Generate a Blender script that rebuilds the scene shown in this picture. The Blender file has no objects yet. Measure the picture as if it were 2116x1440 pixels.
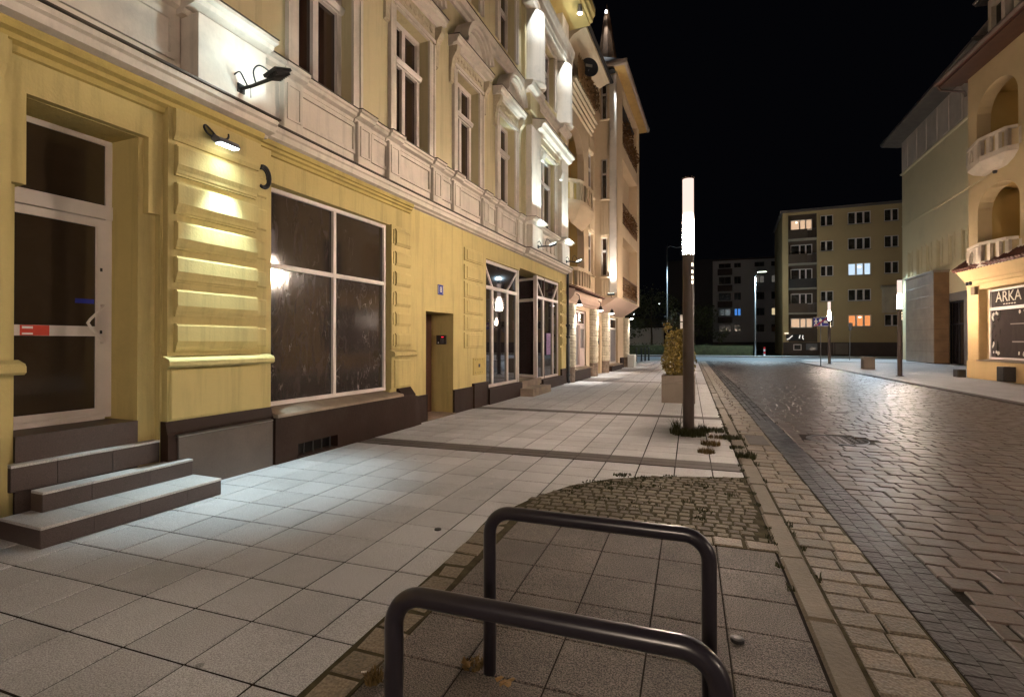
import bpy, math, random
from mathutils import Vector, Matrix
R = math.radians
rnd = random.Random(11)
SC = bpy.context.scene
COL = SC.collection

# ------------------------------------------------------------------ camera
cam = bpy.data.cameras.new("camera"); camo = bpy.data.objects.new("camera", cam); COL.objects.link(camo)
camo.location = (0, 0, 1.58)
camo.rotation_euler = (R(90.329), 0, R(19.282))
cam.sensor_fit = 'HORIZONTAL'; cam.sensor_width = 36.0
cam.lens = 1049.16 / 2116 * 36.0
cam.shift_y = -20.2 / 2116
cam.clip_start = 0.05; cam.clip_end = 600
SC.camera = camo

# ------------------------------------------------------------------ night sky
w = bpy.data.worlds.new("World"); SC.world = w; w.use_nodes = True
nt = w.node_tree; nt.nodes.clear()
sky = nt.nodes.new('ShaderNodeTexSky'); sky.sky_type = 'NISHITA'; sky.sun_disc = False
sky.sun_elevation = R(-6.0); sky.sun_rotation = R(150)
b1 = nt.nodes.new('ShaderNodeBackground'); b1.inputs['Strength'].default_value = 0.05
nt.links.new(sky.outputs[0], b1.inputs['Color'])
b2 = nt.nodes.new('ShaderNodeBackground'); b2.inputs['Color'].default_value = (0.30, 0.32, 0.50, 1); b2.inputs['Strength'].default_value = 0.003
ad = nt.nodes.new('ShaderNodeAddShader'); ow = nt.nodes.new('ShaderNodeOutputWorld')
nt.links.new(b1.outputs[0], ad.inputs[0]); nt.links.new(b2.outputs[0], ad.inputs[1]); nt.links.new(ad.outputs[0], ow.inputs['Surface'])

SC.view_settings.view_transform = 'Standard'; SC.view_settings.look = 'None'
SC.view_settings.exposure = 0.28; SC.view_settings.gamma = 1.0; SC.view_settings.use_curve_mapping = False
SC.render.engine = 'CYCLES'
SC.cycles.use_denoising = True
try: SC.cycles.denoiser = 'OPENIMAGEDENOISE'
except Exception: pass
SC.cycles.max_bounces = 6; SC.cycles.diffuse_bounces = 3; SC.cycles.glossy_bounces = 3; SC.cycles.transparent_max_bounces = 12
SC.cycles.sample_clamp_indirect = 4.0
SC.cycles.caustics_reflective = False; SC.cycles.caustics_refractive = False

# light levels, all in one place
LAMP_W = 520.0           # light of one lamp column
LAMP_C = (1.0, 0.79, 0.62)
COOL_C = (0.74, 0.97, 1.0)

# ------------------------------------------------------------------ helpers
class MB:
    def __init__(s, m=None): s.v = []; s.f = []; s.m = m
    def add(s, vs, fs):
        o = len(s.v)
        if s.m is not None: vs = [tuple(s.m @ Vector(p)) for p in vs]
        s.v += vs; s.f += [tuple(i + o for i in f) for f in fs]
    def quad(s, a, b, c, d): s.add([a, b, c, d], [(0, 1, 2, 3)])
    def poly(s, pts): s.add(list(pts), [tuple(range(len(pts)))])
    def box(s, x0, x1, y0, y1, z0, z1):
        s.add([(x0,y0,z0),(x1,y0,z0),(x1,y1,z0),(x0,y1,z0),(x0,y0,z1),(x1,y0,z1),(x1,y1,z1),(x0,y1,z1)],
              [(3,2,1,0),(4,5,6,7),(0,1,5,4),(1,2,6,5),(2,3,7,6),(3,0,4,7)])
    def cbox(s, x0, x1, y0, y1, z0, z1, c, j=0.0, tilt=None):
        # block with chamfered top edges; j: uneven corners; tilt: height change at the four top corners
        q = [(x0,y0),(x1,y0),(x1,y1),(x0,y1)]
        if j: q = [(a + rnd.uniform(-j, j), b + rnd.uniform(-j, j)) for a, b in q]
        mx = sum(a for a, b in q) / 4; my = sum(b for a, b in q) / 4
        t = tilt or (0, 0, 0, 0)
        vs = [(a, b, z0) for a, b in q] + [(a, b, z1 - c + t[i]) for i, (a, b) in enumerate(q)]
        for i, (a, b) in enumerate(q):
            vs.append((a + math.copysign(c, mx - a), b + math.copysign(c, my - b), z1 + t[i]))
        s.add(vs, [(0,1,5,4),(1,2,6,5),(2,3,7,6),(3,0,4,7),(4,5,9,8),(5,6,10,9),(6,7,11,10),(7,4,8,11),(8,9,10,11)])
    def fbox(s, x0, x1, y0, y1, z0, z1, c):
        # block on a wall (front = +x) with a chamfered front face
        vs = [(x0,y0,z0),(x0,y1,z0),(x0,y1,z1),(x0,y0,z1),(x1-c,y0,z0),(x1-c,y1,z0),(x1-c,y1,z1),(x1-c,y0,z1),
              (x1,y0+c,z0+c),(x1,y1-c,z0+c),(x1,y1-c,z1-c),(x1,y0+c,z1-c)]
        s.add(vs, [(0,1,5,4),(1,2,6,5),(2,3,7,6),(3,0,4,7),(4,5,9,8),(5,6,10,9),(6,7,11,10),(7,4,8,11),(8,9,10,11)])
    def prism(s, prof, y0, y1):
        n = len(prof)
        vs = [(x, y0, z) for x, z in prof] + [(x, y1, z) for x, z in prof]
        s.add(vs, [(i, (i+1) % n, n + (i+1) % n, n + i) for i in range(n)] + [tuple(range(n-1, -1, -1)), tuple(range(n, 2*n))])
    def zprism(s, pts, z0, z1):
        n = len(pts)
        vs = [(x, y, z0) for x, y in pts] + [(x, y, z1) for x, y in pts]
        s.add(vs, [(i, (i+1) % n, n + (i+1) % n, n + i) for i in range(n)] + [tuple(range(n-1, -1, -1)), tuple(range(n, 2*n))])
    def curve(s, path, r, seg=8, sub=5):
        P = [Vector(p) for p in path]; out = []
        for i in range(len(P)-1):
            a, b, c, d = P[max(i-1,0)], P[i], P[i+1], P[min(i+2,len(P)-1)]
            for k in range(sub):
                t = k/sub; out.append(.5*((2*b)+(c-a)*t+(2*a-5*b+4*c-d)*t*t+(3*b-a-3*c+d)*t**3))
        s.tube(out+[P[-1]], r, seg)
    def tube(s, path, r, seg=10, r1=None):
        P = [Vector(p) for p in path]; n = len(P); rings = []
        up = None
        for i, p in enumerate(P):
            d = (P[min(i+1, n-1)] - P[max(i-1, 0)]).normalized()
            if up is None:
                up = d.orthogonal().normalized()
            up = (up - d * up.dot(d)).normalized(); sd = d.cross(up)
            rr = r if r1 is None else r + (r1 - r) * i / (n - 1)
            rings.append([tuple(p + (up * math.cos(2*math.pi*k/seg) + sd * math.sin(2*math.pi*k/seg)) * rr) for k in range(seg)])
        vs = [q for g in rings for q in g]; fs = []
        for i in range(n-1):
            for k in range(seg): fs.append((i*seg+k, i*seg+(k+1) % seg, (i+1)*seg+(k+1) % seg, (i+1)*seg+k))
        fs += [tuple(range(seg-1, -1, -1)), tuple((n-1)*seg+k for k in range(seg))]
        s.add(vs, fs)
    def lathe(s, cx, cy, prof, seg=20, a0=0.0, a1=2*math.pi):
        full = abs(a1 - a0 - 2*math.pi) < 1e-6; m = seg if full else seg + 1
        vs = []
        for r, z in prof:
            for k in range(m):
                a = a0 + (a1 - a0) * k / seg; vs.append((cx + r*math.cos(a), cy + r*math.sin(a), z))
        fs = []
        for i in range(len(prof)-1):
            for k in range(seg): fs.append((i*m+k, i*m+(k+1) % m, (i+1)*m+(k+1) % m, (i+1)*m+k))
        if full:
            fs += [tuple(range(m-1, -1, -1)), tuple((len(prof)-1)*m+k for k in range(m))]
        s.add(vs, fs)
    def wall(s, y0, y1, z0, z1, x0, x1, holes=()):
        # wall sheet at x1 with openings; each opening gets its reveals back to x0
        ys = sorted({y0, y1} | {h[0] for h in holes} | {h[1] for h in holes}); zs = sorted({z0, z1} | {h[2] for h in holes} | {h[3] for h in holes})
        ys = [y for y in ys if y0 <= y <= y1]; zs = [z for z in zs if z0 <= z <= z1]
        for a, b in zip(ys, ys[1:]):
            for c, d in zip(zs, zs[1:]):
                my, mz = (a+b)/2, (c+d)/2
                if any(h[0] < my < h[1] and h[2] < mz < h[3] for h in holes): continue
                s.quad((x1,a,c),(x1,b,c),(x1,b,d),(x1,a,d))
        def solid(i, j):
            if not (0 <= i < len(ys)-1 and 0 <= j < len(zs)-1): return False
            my, mz = (ys[i]+ys[i+1])/2, (zs[j]+zs[j+1])/2
            return not any(h[0] < my < h[1] and h[2] < mz < h[3] for h in holes)
        for i in range(len(ys)-1):
            for j in range(len(zs)-1):
                if solid(i, j): continue
                a, b, c, d = ys[i], ys[i+1], zs[j], zs[j+1]
                if solid(i-1, j): s.quad((x1,a,c),(x0,a,c),(x0,a,d),(x1,a,d))
                if solid(i+1, j): s.quad((x1,b,c),(x0,b,c),(x0,b,d),(x1,b,d))
                if solid(i, j-1): s.quad((x1,a,c),(x0,a,c),(x0,b,c),(x1,b,c))
                if solid(i, j+1): s.quad((x1,a,d),(x0,a,d),(x0,b,d),(x1,b,d))
        s.quad((x1,y0,z0),(x0,y0,z0),(x0,y0,z1),(x1,y0,z1)); s.quad((x1,y1,z0),(x0,y1,z0),(x0,y1,z1),(x1,y1,z1))
        s.quad((x1,y0,z1),(x0,y0,z1),(x0,y1,z1),(x1,y1,z1)); s.quad((x1,y0,z0),(x0,y0,z0),(x0,y1,z0),(x1,y1,z0))
    def archfill(s, y0, y1, zs, zt, x0, x1, n=14):
        # the wall between an arch (springing zs, crown just under zt) and the square opening y0..y1 / zs..zt
        cy, ry, rz = (y0+y1)/2, (y1-y0)/2, zt - zs - 0.02
        P = [(cy - ry*math.cos(math.pi*k/n), zs + rz*math.sin(math.pi*k/n)**0.75 if 0 < k < n else zs) for k in range(n+1)]
        for (a, c), (b, d) in zip(P, P[1:]):
            s.quad((x1,a,c),(x1,b,d),(x1,b,zt),(x1,a,zt)); s.quad((x1,a,c),(x0,a,c),(x0,b,d),(x1,b,d))

def link(o, parent=None):
    COL.objects.link(o)
    if parent is not None: o.parent = parent
    return o
def obj(name, mb, mat, parent=None, smooth=False, **props):
    me = bpy.data.meshes.new(name); me.from_pydata(mb.v, [], mb.f); me.update()
    if smooth: me.polygons.foreach_set('use_smooth', [True]*len(me.polygons))
    me.materials.append(mat)
    o = link(bpy.data.objects.new(name, me), parent)
    for k, v in props.items(): o[k] = v
    return o
def clone(o, parent=None, loc=None, name=None):
    c = o.copy(); COL.objects.link(c); c.parent = parent
    if loc is not None: c.location = loc
    return c
def thing(name, label, cat, loc=(0,0,0), rotz=0.0, group=None):
    o = bpy.data.objects.new(name, None); COL.objects.link(o); o.empty_display_size = 0.2
    o.location = loc; o.rotation_euler = (0,0,rotz); o['label'] = label; o['category'] = cat
    if group: o['group'] = group
    return o
def tag(o, label, cat, group=None):
    o['label'] = label; o['category'] = cat
    if group: o['group'] = group
    return o
def struct(o, label=None):
    o['kind'] = 'structure'
    if label: o['label'] = label
    return o
def dup(root, label=None, loc=None):
    c = root.copy(); COL.objects.link(c)
    if loc is not None: c.location = loc
    if label: c['label'] = label
    for ch in list(root.children):
        d = ch.copy(); COL.objects.link(d); d.parent = c
        for g in list(ch.children):
            e = g.copy(); COL.objects.link(e); e.parent = d
    return c
def text(name, body, mat, parent, m, size, extrude=0.003):
    cu = bpy.data.curves.new(name, 'FONT'); cu.body = body; cu.size = size; cu.extrude = extrude
    cu.align_x = 'CENTER'; cu.align_y = 'CENTER'; cu.resolution_u = 4
    tmp = link(bpy.data.objects.new(name+'_curve', cu)); dg = bpy.context.evaluated_depsgraph_get(); dg.update()
    me = bpy.data.meshes.new_from_object(tmp.evaluated_get(dg)); me.name = name; bpy.data.objects.remove(tmp); bpy.data.curves.remove(cu)
    me.materials.clear(); me.materials.append(mat)
    o = link(bpy.data.objects.new(name, me), parent); o.matrix_local = m
    return o
# text on a wall whose outward side is local +x, reading along +y
WALLTXT = Matrix(((0,0,1,0),(1,0,0,0),(0,1,0,0),(0,0,0,1)))

# ------------------------------------------------------------------ materials
def M(name, col, rough=0.75, var=0.12, vs=1.5, bump=0.0, bs=40.0, spec=0.3, metal=0.0, ov=0.0, speck=0.0, sps=220.0, dirt=0.0, ds=0.6, rv=0.0, streak=0.0, spots=0.0):
    m = bpy.data.materials.new(name); m.use_nodes = True
    n = m.node_tree.nodes; L = m.node_tree.links; p = n['Principled BSDF']
    p.inputs['Roughness'].default_value = rough; p.inputs['Specular IOR Level'].default_value = spec; p.inputs['Metallic'].default_value = metal
    geo = n.new('ShaderNodeNewGeometry'); pos = geo.outputs['Position']
    no = n.new('ShaderNodeTexNoise'); no.inputs['Scale'].default_value = vs; no.inputs['Detail'].default_value = 6; no.inputs['Roughness'].default_value = 0.6
    L.new(pos, no.inputs['Vector'])
    def scale_by(colsock, fac, lo, hi, f0=.25, f1=.75):
        mr = n.new('ShaderNodeMapRange'); mr.inputs['To Min'].default_value = lo; mr.inputs['To Max'].default_value = hi
        mr.inputs['From Min'].default_value = f0; mr.inputs['From Max'].default_value = f1
        L.new(fac, mr.inputs['Value'])
        vm = n.new('ShaderNodeVectorMath'); vm.operation = 'SCALE'
        L.new(colsock, vm.inputs[0]); L.new(mr.outputs[0], vm.inputs['Scale'])
        return vm.outputs[0]
    rgb = n.new('ShaderNodeRGB'); rgb.outputs[0].default_value = (*col, 1)
    c = scale_by(rgb.outputs[0], no.outputs['Fac'], 1-var, 1+var)
    if ov:
        oi = n.new('ShaderNodeObjectInfo'); mr = n.new('ShaderNodeMapRange'); mr.inputs['To Min'].default_value = 1-ov; mr.inputs['To Max'].default_value = 1+ov
        L.new(oi.outputs['Random'], mr.inputs['Value']); vm = n.new('ShaderNodeVectorMath'); vm.operation = 'SCALE'
        L.new(c, vm.inputs[0]); L.new(mr.outputs[0], vm.inputs['Scale']); c = vm.outputs[0]
    if speck:
        n2 = n.new('ShaderNodeTexNoise'); n2.inputs['Scale'].default_value = sps; n2.inputs['Detail'].default_value = 2
        L.new(pos, n2.inputs['Vector']); c = scale_by(c, n2.outputs['Fac'], 1-speck, 1+speck, .36, .64)
    if streak:
        mp = n.new('ShaderNodeMapping'); mp.inputs['Scale'].default_value = (5.0, 5.0, 0.35); L.new(pos, mp.inputs['Vector'])
        n5 = n.new('ShaderNodeTexNoise'); n5.inputs['Scale'].default_value = 1.3; n5.inputs['Detail'].default_value = 7; n5.inputs['Roughness'].default_value = .65
        L.new(mp.outputs[0], n5.inputs['Vector']); c = scale_by(c, n5.outputs['Fac'], 1.0, 1-streak, .5, .75)
    if spots:
        vo = n.new('ShaderNodeTexVoronoi'); vo.inputs['Scale'].default_value = 3.2; L.new(pos, vo.inputs['Vector'])
        n6 = n.new('ShaderNodeTexNoise'); n6.inputs['Scale'].default_value = 1.1; L.new(pos, n6.inputs['Vector'])
        m6 = n.new('ShaderNodeMapRange'); m6.inputs['From Min'].default_value = .42; m6.inputs['From Max'].default_value = .62; m6.inputs['To Min'].default_value = 0; m6.inputs['To Max'].default_value = .085
        L.new(n6.outputs['Fac'], m6.inputs['Value'])
        lt = n.new('ShaderNodeMath'); lt.operation = 'SUBTRACT'; L.new(vo.outputs['Distance'], lt.inputs[0]); L.new(m6.outputs[0], lt.inputs[1])
        m7 = n.new('ShaderNodeMapRange'); m7.inputs['From Min'].default_value = -.012; m7.inputs['From Max'].default_value = .008; m7.inputs['To Min'].default_value = 1-spots; m7.inputs['To Max'].default_value = 1
        L.new(lt.outputs[0], m7.inputs['Value'])
        vm = n.new('ShaderNodeVectorMath'); vm.operation = 'SCALE'; L.new(c, vm.inputs[0]); L.new(m7.outputs[0], vm.inputs['Scale']); c = vm.outputs[0]
    if dirt:
        n3 = n.new('ShaderNodeTexNoise'); n3.inputs['Scale'].default_value = ds; n3.inputs['Detail'].default_value = 8; n3.inputs['Roughness'].default_value = 0.7
        L.new(pos, n3.inputs['Vector'])
        cr = n.new('ShaderNodeMapRange'); cr.inputs['From Min'].default_value = 0.5; cr.inputs['From Max'].default_value = 0.78
        cr.inputs['To Min'].default_value = 0; cr.inputs['To Max'].default_value = dirt
        L.new(n3.outputs['Fac'], cr.inputs['Value'])
        mx = n.new('ShaderNodeMix'); mx.data_type = 'RGBA'
        L.new(cr.outputs[0], mx.inputs['Factor']); L.new(c, mx.inputs['A']); mx.inputs['B'].default_value = (0.06, 0.05, 0.035, 1)
        c = mx.outputs['Result']
    L.new(c, p.inputs['Base Color'])
    if rv:
        mr = n.new('ShaderNodeMapRange'); mr.inputs['To Min'].default_value = max(0.02, rough-rv); mr.inputs['To Max'].default_value = rough+rv
        mr.inputs['From Min'].default_value = 0.3; mr.inputs['From Max'].default_value = 0.7
        L.new(no.outputs['Fac'], mr.inputs['Value']); L.new(mr.outputs[0], p.inputs['Roughness'])
    if bump:
        n4 = n.new('ShaderNodeTexNoise'); n4.inputs['Scale'].default_value = bs; n4.inputs['Detail'].default_value = 4
        L.new(pos, n4.inputs['Vector']); b = n.new('ShaderNodeBump'); b.inputs['Strength'].default_value = bump; b.inputs['Distance'].default_value = 0.01
        L.new(n4.outputs['Fac'], b.inputs['Height']); L.new(b.outputs[0], p.inputs['Normal'])
    return m
def glow(name, col, s):
    m = bpy.data.materials.new(name); m.use_nodes = True; n = m.node_tree.nodes; n.clear()
    e = n.new('ShaderNodeEmission'); e.inputs['Color'].default_value = (*col, 1); e.inputs['Strength'].default_value = s
    o = n.new('ShaderNodeOutputMaterial'); m.node_tree.links.new(e.outputs[0], o.inputs[0])
    return m

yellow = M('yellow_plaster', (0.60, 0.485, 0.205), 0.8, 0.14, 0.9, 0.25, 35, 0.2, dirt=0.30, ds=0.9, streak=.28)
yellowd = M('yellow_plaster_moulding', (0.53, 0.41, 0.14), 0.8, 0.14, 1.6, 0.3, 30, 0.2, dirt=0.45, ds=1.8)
cream = M('cream_plaster', (0.66, 0.56, 0.335), 0.8, 0.07, 0.7, 0.15, 35, 0.2, dirt=0.15, ds=0.7, streak=.22)
trim = M('pale_stucco_trim', (0.73, 0.64, 0.54), 0.7, 0.08, 1.2, 0.2, 30, 0.25, dirt=0.28, ds=1.5, streak=.2)
ornament = M('stucco_ornament', (0.62, 0.52, 0.36), 0.8, 0.2, 14, 0.8, 18, 0.2, dirt=0.4, ds=7)
flash = M('sheet_metal_flashing', (0.10, 0.075, 0.055), 0.5, 0.2, 3, 0, 0, 0.4, 0.4)
plinth = M('brown_plinth_paint', (0.026, 0.0115, 0.007), 0.6, 0.25, 1.3, 0.3, 25, 0.2, dirt=0.3, ds=1.2)
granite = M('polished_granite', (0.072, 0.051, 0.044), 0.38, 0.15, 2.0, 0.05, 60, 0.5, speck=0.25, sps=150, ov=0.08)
granitep = M('scuffed_granite_panel', (0.12, 0.095, 0.08), 0.33, 0.2, 2.5, 0.06, 60, 0.5, speck=0.25, dirt=0.3, ds=2)
chrome = M('steel_strip', (0.6, 0.58, 0.55), 0.3, 0.1, 4, 0, 0, 0.5, 1.0)
white = M('white_window_frame', (0.72, 0.64, 0.58), 0.45, 0.06, 2, 0, 0, 0.4, dirt=0.12, ds=2.5)
sillm = M('stained_stone_sill', (0.30, 0.23, 0.17), 0.7, 0.25, 2.5, 0.3, 30, 0.3, dirt=0.6, ds=2.0)
brownwood = M('dark_brown_wood', (0.085, 0.036, 0.02), 0.5, 0.25, 3, 0.1, 30, 0.4)
blackm = M('black_metal', (0.018, 0.017, 0.017), 0.45, 0.2, 6, 0, 0, 0.5)
slabm = M('concrete_slab', (0.485, 0.475, 0.48), 0.62, 0.18, 0.9, 0.6, 140, 0.35, ov=0.10, spots=.45, speck=0.34, sps=150, dirt=0.25, ds=1.3, rv=0.1)
bedm = M('joint_sand', (0.022, 0.017, 0.012), 0.9, 0.4, 8, 0.5, 60, 0.1)
patchbed = M('mossy_joint_soil', (0.060, 0.050, 0.026), 0.95, 0.5, 9, 0.6, 60, 0.1)
bandm = M('dark_paving_band', (0.085, 0.068, 0.062), 0.6, 0.2, 3, 0.4, 60, 0.35, ov=0.15, speck=0.2)
aggm = M('exposed_aggregate_slab', (0.135, 0.112, 0.098), 0.6, 0.28, 2.2, 1.0, 130, 0.4, ov=0.10, speck=0.8, sps=140, dirt=0.3, ds=1.6)
settm = M('granite_sett', (0.175, 0.140, 0.10), 0.52, 0.25, 6, 0.8, 45, 0.4, ov=0.20, speck=0.3, sps=80, rv=0.12)
patchm = M('mossy_small_sett', (0.120, 0.096, 0.060), 0.65, 0.3, 5, 0.8, 45, 0.3, ov=0.22, speck=0.2, sps=120, dirt=0.5, ds=2.5)
cobm = M('worn_cobble', (0.080, 0.055, 0.041), 0.46, 0.28, 5, 0.35, 30, 0.5, ov=0.22, speck=0.2, sps=80, rv=0.12)
clinkm = M('dark_clinker_brick', (0.026, 0.018, 0.018), 0.45, 0.3, 6, 0.6, 40, 0.45, ov=0.25, rv=0.12)
kerbm = M('granite_kerb', (0.165, 0.135, 0.098), 0.6, 0.2, 2.5, 0.5, 40, 0.3, ov=0.12, speck=0.2, dirt=0.3, ds=2)
asph = M('asphalt', (0.085, 0.088, 0.095), 0.6, 0.2, 1.2, 0.5, 50, 0.35, speck=0.2)
earth = M('bare_ground', (0.035, 0.032, 0.026), 0.95, 0.3, 1, 0.5, 10, 0.1)
grassm = M('grass_blades', (0.050, 0.050, 0.017), 0.6, 0.4, 6, 0, 0, 0.3)
drygrass = M('dry_weeds', (0.13, 0.085, 0.03), 0.7, 0.4, 8, 0, 0, 0.2)
stripm = M('pale_strip', (0.6, 0.6, 0.58), 0.6, 0.15, 4)
rackm = M('dark_powder_coat', (0.020, 0.0175, 0.024), 0.30, 0.12, 9, 0, 0, 0.5)
colm = M('bronze_column_paint', (0.075, 0.052, 0.042), 0.42, 0.08, 3, 0, 0, 0.45)
concr = M('planter_concrete', (0.20, 0.165, 0.135), 0.8, 0.12, 3, 0.4, 50, 0.2, speck=0.15, dirt=0.2, ds=3)
tilem = M('roof_tile', (0.13, 0.045, 0.03), 0.6, 0.25, 5, 0.2, 30, 0.3, ov=0.15)
rooft = M('dark_roofing', (0.03, 0.024, 0.022), 0.6, 0.2, 3, 0.2, 20, 0.3)
copper = M('weathered_spire_sheet', (0.22, 0.13, 0.075), 0.42, 0.25, 6, 0.1, 30, 0.4, 0.5)
gutterm = M('painted_gutter', (0.42, 0.33, 0.26), 0.45, 0.12, 4, 0, 0, 0.4, 0.2)
soffm = M('ochre_soffit_boards', (0.55, 0.36, 0.13), 0.7, 0.12, 3, 0.1, 20, 0.2)
cornerw = M('cream_corner_house_plaster', (0.66, 0.51, 0.34), 0.8, 0.06, 0.7, 0.15, 35, 0.2, dirt=0.1, ds=0.8)
cornery = M('ochre_loggia_plaster', (0.58, 0.40, 0.14), 0.8, 0.08, 0.7, 0.15, 35, 0.2)
pinkw = M('pink_cornice_paint', (0.68, 0.50, 0.40), 0.75, 0.05, 0.8, 0.1, 35, 0.2)
stonem = M('pillar_stone', (0.62, 0.55, 0.42), 0.8, 0.15, 8, 0.3, 16, 0.2, dirt=0.35, ds=5)
arkaw = M('apricot_plaster', (0.70, 0.49, 0.24), 0.8, 0.07, 0.8, 0.15, 35, 0.2, dirt=0.1)
arkaup = M('ochre_upper_plaster', (0.60, 0.46, 0.26), 0.8, 0.07, 0.8, 0.15, 35, 0.2, dirt=0.1)
greyw = M('pale_plain_plaster', (0.72, 0.62, 0.385), 0.8, 0.10, 0.5, 0.15, 30, 0.2, dirt=0.18, ds=0.5)
greyu = M('rose_grey_plaster', (0.62, 0.53, 0.44), 0.8, 0.15, 0.6, 0.15, 30, 0.2, dirt=0.25, ds=0.7)
stonep = M('portal_stone_cladding', (0.30, 0.235, 0.175), 0.35, 0.25, 1.2, 0.05, 20, 0.45, dirt=0.3, ds=1.0)
stoneb = M('portal_side_stone', (0.24, 0.14, 0.07), 0.5, 0.25, 1.5, 0.1, 20, 0.4)
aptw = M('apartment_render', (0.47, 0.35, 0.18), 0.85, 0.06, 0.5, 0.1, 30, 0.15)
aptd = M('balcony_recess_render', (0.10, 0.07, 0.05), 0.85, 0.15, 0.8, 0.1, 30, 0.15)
aptb = M('grey_brown_base', (0.09, 0.07, 0.06), 0.85, 0.15, 0.8, 0.1, 30, 0.15)
darkb = M('unlit_block_render', (0.50, 0.48, 0.46), 0.85, 0.1, 0.4, 0, 0, 0.15)
foilm = M('yellowing_leaves', (0.20, 0.145, 0.035), 0.55, 0.45, 9, 0, 0, 0.3)
leafd = M('dark_foliage', (0.045, 0.05, 0.018), 0.6, 0.4, 3, 0, 0, 0.3)
leafb = M('dry_balcony_foliage', (0.15, 0.075, 0.025), 0.65, 0.5, 9, 0, 0, 0.2)
bamboo = M('bamboo_screen', (0.22, 0.12, 0.05), 0.7, 0.35, 12, 0, 0, 0.2)
barkm = M('bark', (0.06, 0.048, 0.035), 0.85, 0.25, 6, 0.5, 20, 0.15)
signblue = M('sign_blue', (0.02, 0.03, 0.30), 0.4, 0.05, 4)
signwhite = M('sign_white', (0.8, 0.8, 0.8), 0.4, 0.03, 4)
signred = M('sign_red', (0.55, 0.02, 0.02), 0.4, 0.05, 4)
steelm = M('galvanised_steel', (0.20, 0.20, 0.20), 0.45, 0.12, 5, 0, 0, 0.5, 0.7)
doorw = M('white_door_leaf', (0.72, 0.58, 0.54), 0.5, 0.05, 2)

def glassm(name, col, rough=0.06, spec=0.8, smear=0.0, ss=2.0, vx=1.0, warm=None):
    # dark shop or room behind a reflecting pane; smear: dirt on the glass
    m = bpy.data.materials.new(name); m.use_nodes = True; n = m.node_tree.nodes; L = m.node_tree.links; p = n['Principled BSDF']
    p.inputs['Roughness'].default_value = rough; p.inputs['IOR'].default_value = 1.55; p.inputs['Specular IOR Level'].default_value = spec
    geo = n.new('ShaderNodeNewGeometry'); mp = n.new('ShaderNodeMapping'); mp.inputs['Scale'].default_value = (vx, vx, 1.0)
    L.new(geo.outputs['Position'], mp.inputs['Vector'])
    no = n.new('ShaderNodeTexNoise'); no.inputs['Scale'].default_value = ss; no.inputs['Detail'].default_value = 8; no.inputs['Roughness'].default_value = 0.65
    no.inputs['Distortion'].default_value = 1.2
    L.new(mp.outputs[0], no.inputs['Vector'])
    mr = n.new('ShaderNodeMapRange'); mr.inputs['From Min'].default_value = 0.45; mr.inputs['From Max'].default_value = 0.8; mr.inputs['To Max'].default_value = smear
    L.new(no.outputs['Fac'], mr.inputs['Value'])
    mx = n.new('ShaderNodeMix'); mx.data_type = 'RGBA'; mx.inputs['A'].default_value = (*col, 1); mx.inputs['B'].default_value = (*(warm or (0.30, 0.28, 0.26)), 1)
    L.new(mr.outputs[0], mx.inputs['Factor']); L.new(mx.outputs['Result'], p.inputs['Base Color'])
    return m
pane_dark = glassm('dark_room_glass', (0.030, 0.016, 0.010), 0.08, 0.6, 0.25, 1.5, 9.0, (0.10, 0.055, 0.035))
pane_shop = glassm('dusty_shop_glass', (0.036, 0.027, 0.023), 0.06, 0.9, 0.13, 2.0, 4.0, (0.20,0.17,0.15))
pane_film = glassm('film_covered_glass', (0.034, 0.027, 0.026), 0.10, 0.9, 0.16, 2.0, 4.0, (0.20,0.17,0.15))
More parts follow.
